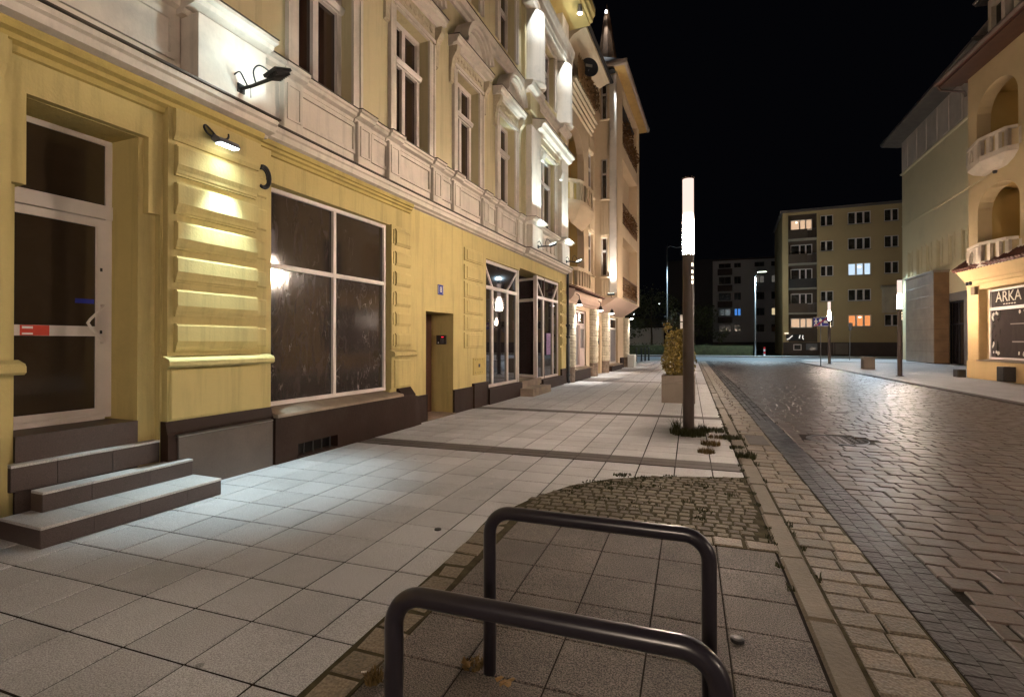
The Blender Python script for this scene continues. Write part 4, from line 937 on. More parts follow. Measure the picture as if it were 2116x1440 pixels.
# spire
sx, sy = .35, BY+1.25
def spire(b):
    seg = 10
    prof = [(.50,15.0),(.44,15.6),(.34,16.2),(.25,16.8),(.16,17.4),(.06,17.95),(.012,18.3)]
    b.lathe(sx, sy, prof, seg)
kp('spire', spire, copper)
kp('spire_rib', lambda b: [b.tube([(sx+r_*math.cos(a),sy+r_*math.sin(a),z) for r_, z in [(.51,15.0),(.45,15.6),(.35,16.2),(.26,16.8),(.17,17.4),(.07,17.95)]], .018, 5) for a in [2*math.pi*(k+.0)/10 for k in range(10)]], copper)
# shop cornice and tiled canopy
kp('shop_cornice', lambda b: b.prism([(0,3.08),(.06,3.10),(.10,3.16),(.18,3.20),(.30,3.34),(.36,3.50),(.36,3.60),(0,3.66)], 19.07, 23.97), pinkw)
cb = []
q = kp('canopy_board', lambda b: b.prism([(.03,3.62),(.62,3.50),(.66,3.53),(.03,3.80)], 19.1, 23.2), tilem)
for k in range(20):
    y = 19.14+.203*k; w_ = .19
    for r in range(3):
        n0, n1 = .05+.20*r, .05+.20*(r+1)+.03; zz = 3.815-.089*r
        kp('canopy_tile', lambda b: b.add([(n0,y,zz+.02),(n0,y+w_,zz+.02),(n1,y+w_,zz-.065),(n1,y,zz-.065),(n0,y,zz),(n0,y+w_,zz),(n1,y+w_,zz-.09),(n1,y,zz-.09)], [(0,1,2,3),(3,2,6,7),(0,3,7,4),(1,5,6,2)]), tilem, q)
# shop front, door, right window
o = window(K, 19.78, 22.28, .52, 2.88, -.06, cols=(21.25,), rows=(2.32,), fw=.08, bw=.08, gl=pane_frost, glmap={(0,1):pane_rose,(1,1):pane_dark,(1,0):pane_frost}, fr=doorw, name='shop_window')
b = MB(); b.box(-.075,-.03,21.30,22.20,.60,1.30); b.box(-.075,-.03,21.30,21.42,1.30,2.26); b.box(-.075,-.03,22.05,22.20,1.30,2.26); b.box(-.075,-.031,21.42,22.05,2.12,2.26); obj('shop_door', b, doorw, K)
kp('feather_print', lambda b: [b.quad((-.05,20.35+.10*i,1.25+.18*i),(-.05,20.42+.10*i,1.22+.18*i),(-.05,20.62+.09*i,1.62+.18*i),(-.05,20.55+.09*i,1.60+.18*i)) for i in range(4)], M('print_grey', (.05,.045,.05), .5))
kp('plinth', lambda b: b.box(-.02,.20,19.72,22.32,0,.44), plinth)
kp('plinth', lambda b: b.box(-.02,.06,19.07,19.70,0,.62), plinth)
kp('shop_sill', lambda b: b.prism([(-.10,.441),(.26,.441),(.26,.475),(-.10,.525)], 19.66, 22.36), sillm)
kp('plinth', lambda b: b.box(-.02,.22,27.15,30.05,0,.27), plinth)
kp('plinth', lambda b: b.box(-.02,.08,30.7,31.6,0,.62), plinth)
kp('window_sill', lambda b: b.prism([(-.10,.271),(.28,.271),(.28,.31),(-.10,.36)], 27.1, 30.1), sillm)
window(K, 27.22, 29.98, .36, 2.90, -.10, cols=(28.25,), rows=(2.30,), fw=.10, bw=.11, gl=pane_frost, glmap={(0,0):pane_dark,(0,1):pane_dark,(1,1):pane_dark}, name='shop_window')
kp('house_door', lambda b: b.box(-.34,-.30,24.25,25.25,0,2.36), cornery)
kp('door_letterbox', lambda b: b.box(-.20,-.05,25.18,25.248,1.45,1.75), blackm)
# round stone half pillars, drum by drum
def pillar(y, r_, first):
    for k in range(10):
        z0 = .64+.236*k; rr = r_*(1.0+rnd.uniform(-.02,.02))
        kp('pillar_drum', lambda b: b.lathe(.04, y, [(rr-.03,z0+.004),(rr,z0+.022),(rr,z0+.212),(rr-.03,z0+.230)], 16), stonem, smooth=False)
    kp('pillar_core', lambda b: b.lathe(.04, y, [(r_-.035,.60),(r_-.035,3.05)], 14), stonem)
    kp('pillar_foot', lambda b: b.lathe(.04, y, [(r_-.03,.0),(r_-.02,.58),(r_-.05,.635)], 16), M('scuffed_foot', (.24,.18,.14), .8, .4, 9, .6, 20, .2, dirt=.4, ds=6) if 'scuffed_foot' not in bpy.data.materials else bpy.data.materials['scuffed_foot'])
pillar(19.40, .26, True)
for y in (23.25, 25.90): pillar(y, .30, False)
pillar(32.2, .28, False)
kp('rusticated_joint', lambda b: [b.box(.0,.004,23.6,25.5,2.45+.22*k,2.462+.22*k) for k in range(3)], stonem)
t = fx('pillar_lantern', 'small round lit lamp over the frosted shop window', 'lamp', 'lamps on brackets over the stone pillars')
labels = ['lit bracket lamp above the first bright stone pillar left of the recessed door', 'lit bracket lamp above the bright stone pillar right of the recessed door', 'lit bracket lamp on the far corner pillar next to the grey cabinet']
lens = glow('lantern_lens', (1,.98,.95), 25)
def lantern(t, y):
    b = MB(); b.tube([(.06,y,3.22),(.10,y,3.42),(.30,y,3.46),(.44,y,3.36),(.45,y,3.20)], .016, 7); obj('bracket', b, blackm, t, smooth=True)
    b = MB(); b.lathe(.45, y, [(.03,3.20),(.06,3.17),(.10,3.05),(.115,3.0),(.10,3.0)], 14); obj('shade', b, blackm, t, smooth=True)
    b = MB(); b.lathe(.45, y, [(.10,3.03),(.095,2.985),(.05,2.965),(.0,2.96)], 14); obj('lens', b, lens, t)
    light_spot('pillar_lantern_beam', W(.46, y, 2.94), W(.36, y, 0), 420, (1,.97,.90), 56, 1.0, .04)
lantern(t, 19.40)
for y, lb in zip((23.25, 25.90, 32.2), labels): lantern(fx('pillar_lantern', lb, 'lamp', 'lamps on brackets over the stone pillars'), y)
t = fx('strip_floodlight', 'floodlight on a bracket at the foot of the bay, lighting its white strip upward', 'floodlight')
b = MB(); b.tube([(.88,23.96,3.62),(.88,23.55,3.60),(.88,23.45,3.72)], .014, 6); obj('arm', b, blackm, t)
b = MB(); b.box(.72,1.04,23.40,23.58,3.70,3.78); obj('housing', b, blackm, t)
b = MB(); b.box(.74,1.02,23.42,23.56,3.781,3.788); obj('lens', b, bpy.data.materials['flood_lens'], t)
light_spot('strip_beam', W(.88, 23.62, 3.83), W(.89, 23.90, 8.0), 700, (1,.97,.9), 56, 1.0, .04)
t = fx('strip_floodlight', 'floodlight under the eave of the bay, lighting its white strip downward', 'floodlight')
b = MB(); b.box(.74,1.02,23.50,23.86,14.04,14.12); obj('housing', b, blackm, t)
light_spot('strip_beam', W(.88, 23.60, 14.0), W(.89, 23.90, 8.6), 3600, (.86,.95,1), 40, 1.0, .04)
t = fx('spire_lamp', 'tiny bright lamp at the tip of the pointed spire', 'lamp')
b = MB(); b.lathe(sx+.02, sy-.28, [(.0,17.62),(.05,17.66),(.05,17.76),(.0,17.82)], 10); obj('lens', b, glow('spire_lens', (.9,.96,1), 12), t)
b = MB(); b.tube([(sx,sy-.10,17.70),(sx+.02,sy-.28,17.70)], .012, 6); obj('arm', b, blackm, t)
light_spot('spire_beam', W(sx+.02, sy-.42, 17.60), W(sx+.02, sy-.44, 15.2), 150, (.9,.96,1), 46, .9, .02)
t = fx('satellite_dish', 'dark round satellite dish with a pale label above the plants of the top loggia', 'satellite dish')
mm = Matrix.Translation((.62, 20.35, 12.62)) @ Matrix.Rotation(R(-52), 4, 'Z') @ Matrix.Rotation(R(90), 4, 'Y')
b = MB(mm); b.lathe(0, 0, [(.0,-.05),(.15,-.045),(.28,-.02),(.37,.02),(.38,.03),(.36,.03),(.27,.0),(.14,-.03),(.0,-.035)], 26); obj('dish', b, M('dish_dark', (.022,.02,.022), .5, .1, 4), t, smooth=True)
b = MB(mm); b.box(-.13,-.02,-.16,.13,.0,.006); obj('label_plate', b, M('dish_label', (.35,.30,.24), .5), t)
b = MB(); b.tube([(.60,20.36,12.55),(.42,20.40,12.2),(.40,20.42,11.70)], .022, 7); obj('mast', b, steelm, t)
t = fx('bamboo_screen', 'weathered bamboo screen with dry creepers on the top loggia', 'screen')
b = MB()
for k in range(4): b.box(.43,.445,19.25,22.3,11.85+.22*k,11.87+.22*k)
obj('rail', b, bamboo, t)
for k in range(52):
    b = MB(); y = 19.25+.0585*k; h = rnd.uniform(.85,1.05)
    b.tube([(.455+rnd.uniform(-.006,.006),y,11.72),(.46,y+rnd.uniform(-.02,.02),11.72+h)], .014, 5); obj('cane', b, bamboo, t)
def leaves(name, label, cat, boxes, n, mat, size, parent=None, frame=None, group=None):
    b = MB()
    for (x0,x1,y0,y1,z0,z1), cnt in zip(boxes, n):
        cx, cy, cz = (x0+x1)/2, (y0+y1)/2, (z0+z1)/2
        for _ in range(cnt):
            while True:
                u = Vector((rnd.uniform(-1,1), rnd.uniform(-1,1), rnd.uniform(-1,1)))
                if .12 < u.length < 1: break
            p = Vector((cx+u.x*(x1-x0)/2, cy+u.y*(y1-y0)/2, cz+u.z*(z1-z0)/2)); s_ = size*rnd.uniform(.6,1.3)
            a = Vector((rnd.gauss(0,1), rnd.gauss(0,1), rnd.gauss(0,1))).normalized(); c_ = a.orthogonal().normalized()
            c_ = Matrix.Rotation(rnd.uniform(0,6.28), 3, a) @ c_; e_ = a.cross(c_)
            b.add([tuple(p-c_*s_*.5), tuple(p+e_*s_*.28), tuple(p+c_*s_*.55+a*s_*.1), tuple(p-e_*s_*.28)], [(0,1,2,3)])
    return b
for nm, lab, boxes, cnts in (
    ('creeper', 'dry brown creeper hanging through the bamboo screen on the top loggia', [(.3,.65,21.2,22.6,11.6,12.7),(.3,.6,19.6,21.5,11.7,12.3)], (260,160)),
    ('balcony_plants', 'dry brown plants filling the top balcony of the corner bay', [(.8,1.3,25.6,28.5,11.4,13.0),(.8,1.3,28.2,30.2,11.4,12.5)], (420,300)),
    ('balcony_plants', 'dry trailing plants on the middle balcony of the corner bay', [(.9,1.25,25.6,30.2,7.5,8.4)], (260,)),
    ('balcony_plants', 'thin dry plants along the lowest balcony of the corner bay', [(.9,1.2,25.6,30.2,3.9,4.6)], (160,))):
    t = fx(nm, lab, 'plant'); obj('foliage', leaves('', '', '', boxes, cnts, leafb, .13), leafb, t)
    b = MB()
    for k in range(6):
        bx = boxes[0]; b.tube([(rnd.uniform(bx[0],bx[1]),rnd.uniform(bx[2],bx[3]),bx[4]),(rnd.uniform(bx[0],bx[1]),rnd.uniform(bx[2],bx[3]),bx[5]-.1)], .008, 4)
    obj('stem', b, barkm, t)
t = fx('utility_cabinet', 'pale grey utility cabinet on the pavement at the far corner pillar', 'cabinet')
b = MB(); b.fbox(.30,.68,31.6,32.5,.08,.78,.01); b.box(.32,.66,31.63,32.47,0,.08); obj('case', b, M('cabinet_grey', (.55,.55,.52), .5, .08, 3), t)
for k in range(2):
    b = MB(); b.fbox(.681,.693,31.63+.44*k,32.04+.44*k,.12,.74,.006); obj('door', b, M('cabinet_door', (.58,.58,.55), .5, .08, 3) if k == 0 else bpy.data.materials['cabinet_door'], t)

# ================================================================== APRICOT SHOP HOUSE (right)
AM = Matrix.Translation((11.6, 27.7, 0)) @ Matrix.Rotation(R(182.7), 4, 'Z')
def AW(n, t_, z): return AM @ Vector((n, t_, z))
A = thing('apricot_shop_house', 'apricot house with a shop window at street level and white arched balconies above', 'house', (11.6,27.7,0), R(182.7))
def ap(name, fn, mat, parent=A, **kw):
    b = MB(); fn(b); return obj(name, b, mat, parent, **kw)
A1 = (.67, 3.36, 4.95, 7.98); A2 = (.62, 3.30, 9.15, 12.14)
ap('wall', lambda b: b.wall(0, 9, 4.6, 13.1, -.5, 0, [A1, A2, (4.5,6.2,5.4,7.6), (4.5,6.2,9.5,11.6)]), arkaup)
ap('shop_wall', lambda b: b.wall(0, 9, 0, 4.62, -.5, .04, [(.86,6.2,.78,3.78)]), arkaw)
for (y0,y1,z0,z1), zs in ((A1, 6.9), (A2, 10.9)):
    ap('balcony_arch', lambda b: b.archfill(y0, y1, zs, z1, -.5, 0), arkaup)
    ap('balcony_niche', lambda b: (b.box(-1.5,-1.45,y0-.2,y1+.2,z0-.1,z1+.2), b.box(-1.45,-.51,y0-.06,y0-.01,z0-.1,z1+.2), b.box(-1.45,-.51,y1+.01,y1+.06,z0-.1,z1+.2), b.box(-1.45,-.51,y0,y1,z1+.01,z1+.06), b.box(-1.45,-.01,y0,y1,z0-.06,z0-.01)), cornery)
    o = window(A, y0+1.5, y1-.1, z0+.05, z1-.6, -1.40, cols=(y0+2.0,), fw=.07, bw=.07, gl=pane_far)
bwm = M('white_balcony_plaster', (.70,.60,.48), .75, .08, 1.2, .1, 30, .2, dirt=.15, ds=2)
for z0, z1 in ((4.72, 5.58), (8.95, 9.80)):
    P = [(.50,.02),(.62,.34),(2.05,.62),(3.20,.34),(3.36,.02)]
    q = ap('balcony', lambda b: (b.zprism([(n_,y) for y,n_ in P], z0-.10, z0+.10), b.zprism([(n_+.02,y) for y,n_ in P], z1-.12, z1)), bwm)
    for (y0,n0),(y1,n1) in zip(P, P[1:]):
        L = math.hypot(y1-y0, n1-n0); k = max(1, int(L/.34))
        for i in range(k+1):
            f = i/k; y = y0+(y1-y0)*f; n_ = n0+(n1-n0)*f; w_ = .10
            ap('balcony_pier', lambda b: b.box(max(n_-.12,-.05), n_-.01, y-w_, y+w_, z0+.101, z1-.121), bwm, q)
    ap('balcony_back', lambda b: b.zprism([(max(n_-.12,-.05),y) for y,n_ in P] + [(max(n_-.15,-.1),y) for y,n_ in reversed(P)], z0+.09, z1-.13), arkaup, q)
    def arch_orn(b):
        c0, n0 = 1.25, .47
        b.tube([(n0+.02+.10*0, c0-.2, z0+.08),(n0+.01, c0-.18, z0+.40),(n0+.03, c0-.06, z0+.58),(n0+.05, c0+.06, z0+.58),(n0+.08, c0+.18, z0+.40),(n0+.09, c0+.2, z0+.08)], .035, 6)
    ap('arch_ornament', arch_orn, bwm, q)
    if z0 > 8:
        def under(b):
            r = [(1.0,z0-.10),(.8,z0-.32),(.5,z0-.48)]
            for (f0,za),(f1,zb) in zip(r, r[1:]):
                for (y0,n0),(y1,n1) in zip(P, P[1:]):
                    c = 1.93; b.quad((n0*f0,c+(y0-c)*f0,za),(n1*f0,c+(y1-c)*f0,za),(n1*f1,c+(y1-c)*f1,zb),(n0*f1,c+(y0-c)*f1,zb))
            b.poly([(n_*.5,1.93+(y-1.93)*.5,z0-.48) for y,n_ in P])
        ap('balcony_underside', under, bwm, q)
# eave, gutter, roof and dormer
ap('eave_soffit', lambda b: b.box(-.02, .85, -.55, 9, 13.10, 13.16), brownwood)
ap('gutter', lambda b: b.tube([(.93,-.62,13.30),(.93,9,13.30)], .09, 10), M('brown_gutter', (.20,.14,.115), .45, .1, 4, 0, 0, .4, .2))
ap('gutter_outlet', lambda b: b.tube([(.93,-.5,13.22),(.80,-.45,12.95),(.12,-.05,12.62),(.06,-.05,12.4)], .045, 8), bpy.data.materials['brown_gutter'])
q = ap('roof', lambda b: b.prism([(.86,13.20),(.92,13.24),(-3.2,17.9),(-3.3,17.8),(-3.0,13.2)], -.55, 9), tilem)
for r in range(9):
    for k in range(14):
        y = -.5+.42*k; n0 = .86-.30*r; z0 = 13.30+.34*r
        ap('roof_tile', lambda b: b.add([(n0,y,z0),(n0,y+.40,z0),(n0-.33,y+.40,z0+.375),(n0-.33,y,z0+.375),(n0-.02,y,z0-.03),(n0-.02,y+.40,z0-.03)], [(0,1,2,3),(0,4,5,1)]), tilem, q)
dq = ap('dormer', lambda b: (b.box(-2.0,.02,1.5,1.72,14.3,15.6), b.box(-2.0,.02,2.35,2.57,14.3,15.6), b.box(-2.0,.015,1.72,2.35,15.25,15.6), b.box(-2.0,.02,3.1,3.4,14.3,15.6)), bwm)
ap('dormer_pane', lambda b: b.box(-.2,-.15,1.72,2.35,14.3,15.25), pane_far, dq)
ap('dormer_roof', lambda b: b.prism([(.30,15.60),(.36,15.70),(-3,16.9),(-3,15.6)], 1.2, 3.8), rooft, dq)
ap('dormer_gutter', lambda b: b.tube([(.38,1.25,15.72),(.38,3.8,15.72)], .05, 8), bpy.data.materials['brown_gutter'], dq)
# shop cornice with its strip of tiles
ap('shop_cornice', lambda b: b.prism([(.04,4.02),(.08,4.04),(.10,4.16),(.16,4.20),(.24,4.34),(.38,4.52),(.44,4.62),(.04,4.66)], -.05, 9), arkaw)
q = ap('tile_strip_board', lambda b: b.prism([(.0,4.66),(.50,4.64),(.52,4.68),(.0,5.05)], -.10, 9), tilem)
for k in range(26):
    y = -.12+.20*k
    for r in range(2):
        n0 = .05+.24*r; z0 = 5.08-.20*r
        ap('cornice_tile', lambda b: b.tube([(n0,y+.1,z0),(n0+.28,y+.1,z0-.22)], .09, 7), tilem, q)
ap('balcony_foot', lambda b: (b.box(0,.10,.05,.62,4.95,5.20), b.box(0,.10,3.36,4.2,4.95,5.20)), bwm)
# shop pilaster stones
for za, zb in ((.78,1.05),(1.06,1.69),(1.70,2.33),(2.34,2.96),(2.97,3.95)):
    ap('pilaster_stone', lambda b: b.fbox(.04,.075,.03,.84,za+.004,zb-.004,.008), arkaw)
ap('shop_base', lambda b: b.fbox(.04,.10,.0,6.2,0,.76,.01), arkaw)
sw = window(A, 1.18, 3.62, .86, 3.72, -.12, rows=(2.92,), fw=.08, bw=.12, d=.08, gl=pane_arka, name='shop_window')
window(A, 3.70, 6.1, .86, 3.72, -.12, rows=(2.92,), fw=.08, bw=.12, d=.08, gl=pane_arka, name='shop_window')
ap('window_recess_wall', lambda b: b.box(-.49,-.20,.80,1.18,.78,3.78), arkaw)
ap('window_sill', lambda b: b.prism([(-.2,.765),(.16,.765),(.16,.80),(-.2,.85)], .84, 6.2), sillm)
letr = M('gilded_lettering', (.55,.47,.36), .5, .3, 30, 0, 0, .4)
text('shop_name', 'ARKA', letr, sw, Matrix.Translation((-.115, 2.42, 3.36)) @ WALLTXT, .60)
b = MB()
for k in range(5): b.quad((-.115,2.10+.16*k,3.08),(-.115,2.16+.16*k,3.05),(-.115,2.26+.16*k,3.08),(-.115,2.18+.16*k,3.11))
obj('scroll_print', b, letr, sw)
b = MB()
for (cy, cz, sy_, sz_) in ((1.40,2.72,1,-1),(3.40,2.72,-1,-1),(1.40,1.12,1,1),(3.40,1.12,-1,1)):
    for k in range(9):
        a = rnd.uniform(0,6.28); u = rnd.uniform(0,.42)
        y, z = (cy + sy_*u, cz + rnd.uniform(-.05,.05)) if k % 2 else (cy + rnd.uniform(-.05,.05), cz + sz_*u); s_ = rnd.uniform(.05,.09)
        b.poly([(-.145, y+s_*math.cos(a+1.257*i)*(1 if i % 2 else .6), z+s_*math.sin(a+1.257*i)) for i in range(5)])
obj('flower_print', b, M('flower_print', (.6,.55,.48), .5), sw)
shm = M('shelf_edge', (.30,.26,.24), .5)
b = MB(); b.box(-.145,-.14,2.6,3.5,1.55,1.60); obj('display_shelf', b, shm, sw)
b = MB(); b.box(-.145,-.14,2.5,3.5,2.25,2.29); obj('display_shelf', b, shm, sw)
t = thing('alarm_box', 'grey-brown alarm box on the shop pilaster left of the lettered window', 'alarm box', (11.6,27.7,0), R(182.7))
b = MB(); b.fbox(.076,.20,.52,.82,3.58,3.92,.015); obj('case', b, M('alarm_case', (.24,.17,.11), .5), t)
t = thing('wall_spotlight', 'pair of small dark spotlights at the corner of the shop house', 'spotlight', (11.6,27.7,0), R(182.7))
for y in (.16, .40):
    b = MB(); b.lathe(.14, y, [(.05,4.02),(.06,4.06),(.06,4.16),(.04,4.18)], 10); obj('head', b, blackm, t)
b = MB(); b.box(.041,.10,.16,.40,4.085,4.105); obj('bracket', b, blackm, t)
t = thing('flag_pole_holder', 'pale slanting pole fixed to the wall between the two white balconies', 'pole', (11.6,27.7,0), R(182.7))
b = MB(); b.tube([(.04,1.98,8.46),(1.15,-.30,7.55)], .028, 8); obj('pole', b, M('pale_pole', (.55,.44,.26), .6), t)
b = MB(); b.lathe(.06, 1.98, [(.06,8.36),(.08,8.40),(.08,8.54),(.06,8.56)], 8); obj('socket', b, blackm, t)
t = thing('street_bin', 'dark low bin against the wall at the right edge, below the shop window', 'bin', (11.6,27.7,0), R(182.7))
b = MB(); b.fbox(.12,.50,2.85,3.3,.05,.62,.03); obj('case', b, M('bin_grey', (.03,.026,.024), .5), t)
t = thing('low_box', 'small black box on the pavement at the corner of the shop house', 'box', (11.6,27.7,0), R(182.7))
b = MB(); b.fbox(.10,.42,-.40,-.04,.0,.34,.02); obj('case', b, blackm, t)
# ================================================================== GREY PUBLIC BUILDING (right, behind)
GO, GA = (17.2, 41.4, 0), R(178.0)
B = thing('grey_public_building', 'tall plain grey-green building with a brown stone portal and deep eaves', 'building', GO, GA)
def gp(name, fn, mat, parent=B, **kw):
    b = MB(); fn(b); return obj(name, b, mat, parent, **kw)
E0, E1 = -11.85, 4.5          # local y runs towards the viewer
gw = [-.25-1.96*k for k in range(6)]
gp('wall', lambda b: b.wall(E0, E1, 0, 16.2, -.4, 0, [(y-.22, y+.22, 7.02, 9.0) for y in gw] + [(-3.2,-.30,0,4.40)]), greyw)
gp('upper_wall', lambda b: b.wall(E0, E1, 16.2, 18.95, -.4, .02), greyu)
gp('end_wall', lambda b: b.box(-14, -.01, E0-.03, E0, 0, 18.95), greyw)
for k in range(8): gp('upper_pier', lambda b: b.fbox(.02, .07, E0+.5+2.0*k, E0+1.5+2.0*k, 16.4, 18.9, .03), greyu)
gp('string_course', lambda b: (b.prism([(0,16.10),(.10,16.14),(.14,16.22),(0,16.32)], E0-.1, E1),), greyw)
gp('string_course', lambda b: b.prism([(0,11.55),(.035,11.57),(.04,11.66),(0,11.72)], E0, E1), greyw)
gp('sill_course', lambda b: b.prism([(0,6.90),(.05,6.92),(.05,6.98),(0,7.01)], E0, E1), greyw)
for y in gw:
    window(B, y-.22, y+.22, 7.02, 9.0, -.22, rows=(8.05,), fw=.05, bw=.10, gl=pane_far)
    gp('window_pier', lambda b: b.fbox(0, .07, y-.80, y-.30, 7.04, 9.15, .02), greyw)
    gp('window_pier', lambda b: b.fbox(0, .07, y+.30, y+.62, 7.04, 9.15, .02), greyw)
gp('lower_band', lambda b: b.wall(-6.0, E1, 0, 4.95, -.35, .03, [(-3.2,-.30,0,4.40)]), M('grey_socle', (.22,.20,.18), .7, .12, 1, .1, 20, .3))
gp('door_frame', lambda b: (b.box(-.35,-.25,-3.2,-3.1,0,4.4), b.box(-.35,-.25,-.4,-.3,0,4.4), b.box(-.35,-.25,-1.85,-1.75,0,4.4), b.box(-.35,-.25,-3.1,-.4,4.28,4.4), b.box(-.35,-.25,-3.1,-.4,2.75,2.85)), blackm)
for y0, y1 in ((-3.1,-1.85),(-1.75,-.4)):
    for z0, z1 in ((0.05,2.75),(2.85,4.28)): gp('pane', lambda b: b.box(-.31,-.29,y0,y1,z0,z1), pane_clear)
q = gp('portal', lambda b: (b.box(.02, .92, -8.0, -2.5, 0, .05), b.box(.02, .90, -7.98, -2.52, .05, 6.50)), M('portal_joint', (.06,.05,.04), .8))
for r in range(8):
    z0 = .06+.805*r; z1 = min(z0+.80, 6.50)
    ys = [-8.0, -6.6, -5.2, -3.8, -2.5] if r % 2 == 0 else [-8.0, -7.3, -5.9, -4.5, -3.1, -2.5]
    for a, c in zip(ys, ys[1:]): gp('cladding_slab', lambda b: b.fbox(.901, .93, a+.004, c-.004, z0+.004, z1-.004, .004), stonep, q)
    b = MB(); b.box(.03, .898, -2.518, -2.48, z0+.004, z1-.004); obj('side_slab', b, stoneb, q)
gp('portal_coping', lambda b: b.box(.0, .98, -8.05, -2.44, 6.502, 6.64), stonep)
gp('eave', lambda b: b.prism([(.0,18.95),(1.15,19.15),(1.3,19.25),(1.3,19.45),(-8,19.5),(-8,18.95)], E0-1.2, E1), M('eave_boards', (.14,.12,.10), .7, .2, 2, .1, 20, .2))
gp('parapet', lambda b: b.box(-.3, .12, E0, E1, 19.5, 20.9), greyu)

# ================================================================== FIVE STOREY APARTMENT BLOCK
PO, PA = (10.05, 64.87, 0), R(-94.02)
P_ = thing('apartment_block', 'five storey ochre apartment block with a few lit windows at the end of the street', 'apartment block', PO, PA)
def pp(name, fn, mat, parent=P_, **kw):
    b = MB(); fn(b); return obj(name, b, mat, parent, **kw)
lit_room = glow('lit_room_warm', (1.0,.66,.42), .62); lit_cold = glow('lit_room_cold', (.62,.80,1.0), .85); lit_or = glow('lit_room_orange', (1.0,.36,.12), .75); lit_dim = glow('lit_room_dim', (1,.70,.35), .30)
Z = [(3.20,4.48),(6.0,7.28),(8.78,10.10),(11.58,12.86),(14.36,15.70)]
holes = []
for z0, z1 in Z: holes += [(3.72,4.95,z0+.05,z1-.1), (6.30,8.42,z0,z1), (9.60,10.88,z0+.05,z1)]
bal = (.56, 3.40)
pp('wall', lambda b: b.wall(0, 16, 1.5, 16.2, -.3, 0, holes + [(bal[0],bal[1],1.52,15.95)]), aptw)
pp('end_wall', lambda b: b.box(-11, -.001, -.03, 0, 0, 16.2), aptw)
pp('base', lambda b: b.box(-.5, -.04, .05, 16, 0, 1.498), aptb)
pp('roof_edge', lambda b: b.box(-11.2, .25, -.25, 16.2, 16.2, 16.45), M('roof_edge_grey', (.12,.10,.09), .7))
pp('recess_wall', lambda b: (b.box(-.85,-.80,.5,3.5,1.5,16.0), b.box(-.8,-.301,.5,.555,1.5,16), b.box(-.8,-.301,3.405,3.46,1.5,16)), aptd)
for i, (z0, z1) in enumerate(Z):
    top, bottom = i == 4, i == 0
    g = pane_far
    window(P_, 3.72, 4.95, z0+.05, z1-.1, -.12, cols=(4.28,), fw=.07, bw=.16, gl=g)
    window(P_, 6.30, 8.42, z0, z1, -.12, cols=(7.06, 7.76), fw=.08, bw=.18, gl=lit_or if i == 0 else (lit_cold if i == 2 else pane_far))
    window(P_, 9.60, 10.88, z0+.05, z1, -.12, cols=(10.28,), fw=.07, bw=.16, gl=g)
    for a_, c_, dz in ((6.25,8.47,-.05),(3.68,4.99,0),(9.56,10.92,0)): pp('window_sill', lambda b: b.box(-.1,.06,a_,c_,z0+dz,z0+dz+.045), steelm)
    window(P_, .85, 3.02, z0-.05 if bottom else z0-.15, z1-.25, -.80+.06, cols=(1.78, 2.38), fw=.08, bw=.14, gl=lit_room if i in (0, 4) else pane_far)
    if i:
        pp('balcony_slab', lambda b: b.box(-.80, .10, bal[0]+.01, bal[1]-.01, z0-1.32, z0-1.16), M('balcony_edge', (.33,.29,.22), .8) if 'balcony_edge' not in bpy.data.materials else bpy.data.materials['balcony_edge'])
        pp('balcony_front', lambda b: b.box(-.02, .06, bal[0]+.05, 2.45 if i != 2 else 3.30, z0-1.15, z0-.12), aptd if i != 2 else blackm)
        q = pp('balcony_rail', lambda b: (b.box(.0,.04,2.45,3.35,z0-.16,z0-.12),), steelm)
        for k in range(7): pp('rail_bar', lambda b: b.box(.01,.025,2.50+.13*k,2.515+.13*k,z0-1.15,z0-.16), steelm, q)
    else:
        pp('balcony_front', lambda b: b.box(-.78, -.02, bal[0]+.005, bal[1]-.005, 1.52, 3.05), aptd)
pp('ceiling_lamp', lambda b: b.lathe(-.66, 1.45, [(.0,15.05),(.10,15.10),(.10,15.2),(.0,15.24)], 10), glow('ceiling_lamp', (1,.9,.7), 3))
pp('ceiling_lamp', lambda b: b.lathe(-.10, 7.40, [(.0,4.15),(.14,4.18),(.14,4.26),(.0,4.30)], 10), bpy.data.materials['ceiling_lamp'])
pp('ceiling_lamp', lambda b: b.lathe(-.10, 7.38, [(.0,9.60),(.14,9.64),(.14,9.74),(.0,9.80)], 10), bpy.data.materials['ceiling_lamp'])
pp('basement_window', lambda b: (b.box(-.04,-.02,1.05,1.85,.62,1.28),), white); pp('basement_pane', lambda b: b.box(-.019,-.01,1.13,1.77,.70,1.20), pane_far)
pp('basement_vent', lambda b: b.box(-.04,-.02,2.3,3.4,.64,1.34), steelm)
pp('basement_door', lambda b: (b.box(-.04,-.02,4.9,5.02,.2,1.45), b.box(-.04,-.025,5.1,6.3,.2,1.40)), concr)
pp('balcony_block', lambda b: (b.box(.0,.9,9.35,12.2,4.62,7.15), b.prism([(0,7.15),(1.05,7.15),(1.05,7.3),(0,7.6)], 9.25, 12.2)), M('glare_lit_render', (.5,.42,.30), .8))  # balcony block; lamp glare on it is put into the pale colour
t = thing('shop_sign_board', 'black sign board with white curved shapes on the corner of the apartment block', 'sign', PO, PA)
b = MB(); b.box(.02,.10,.30,2.10,1.72,2.42); obj('board', b, blackm, t)
b = MB(); b.tube([(.11,.38,1.82),(.11,.62,1.92),(.11,.80,2.12),(.11,.95,2.26)], .05, 6); b.tube([(.11,1.62,1.95),(.11,1.66,2.2),(.11,1.72,2.3)], .05, 6); b.tube([(.11,2.04,1.82),(.11,1.94,2.02),(.11,1.98,2.30)], .05, 6)
obj('white_shape', b, glow('sign_light', (1,.95,.85), .8), t)
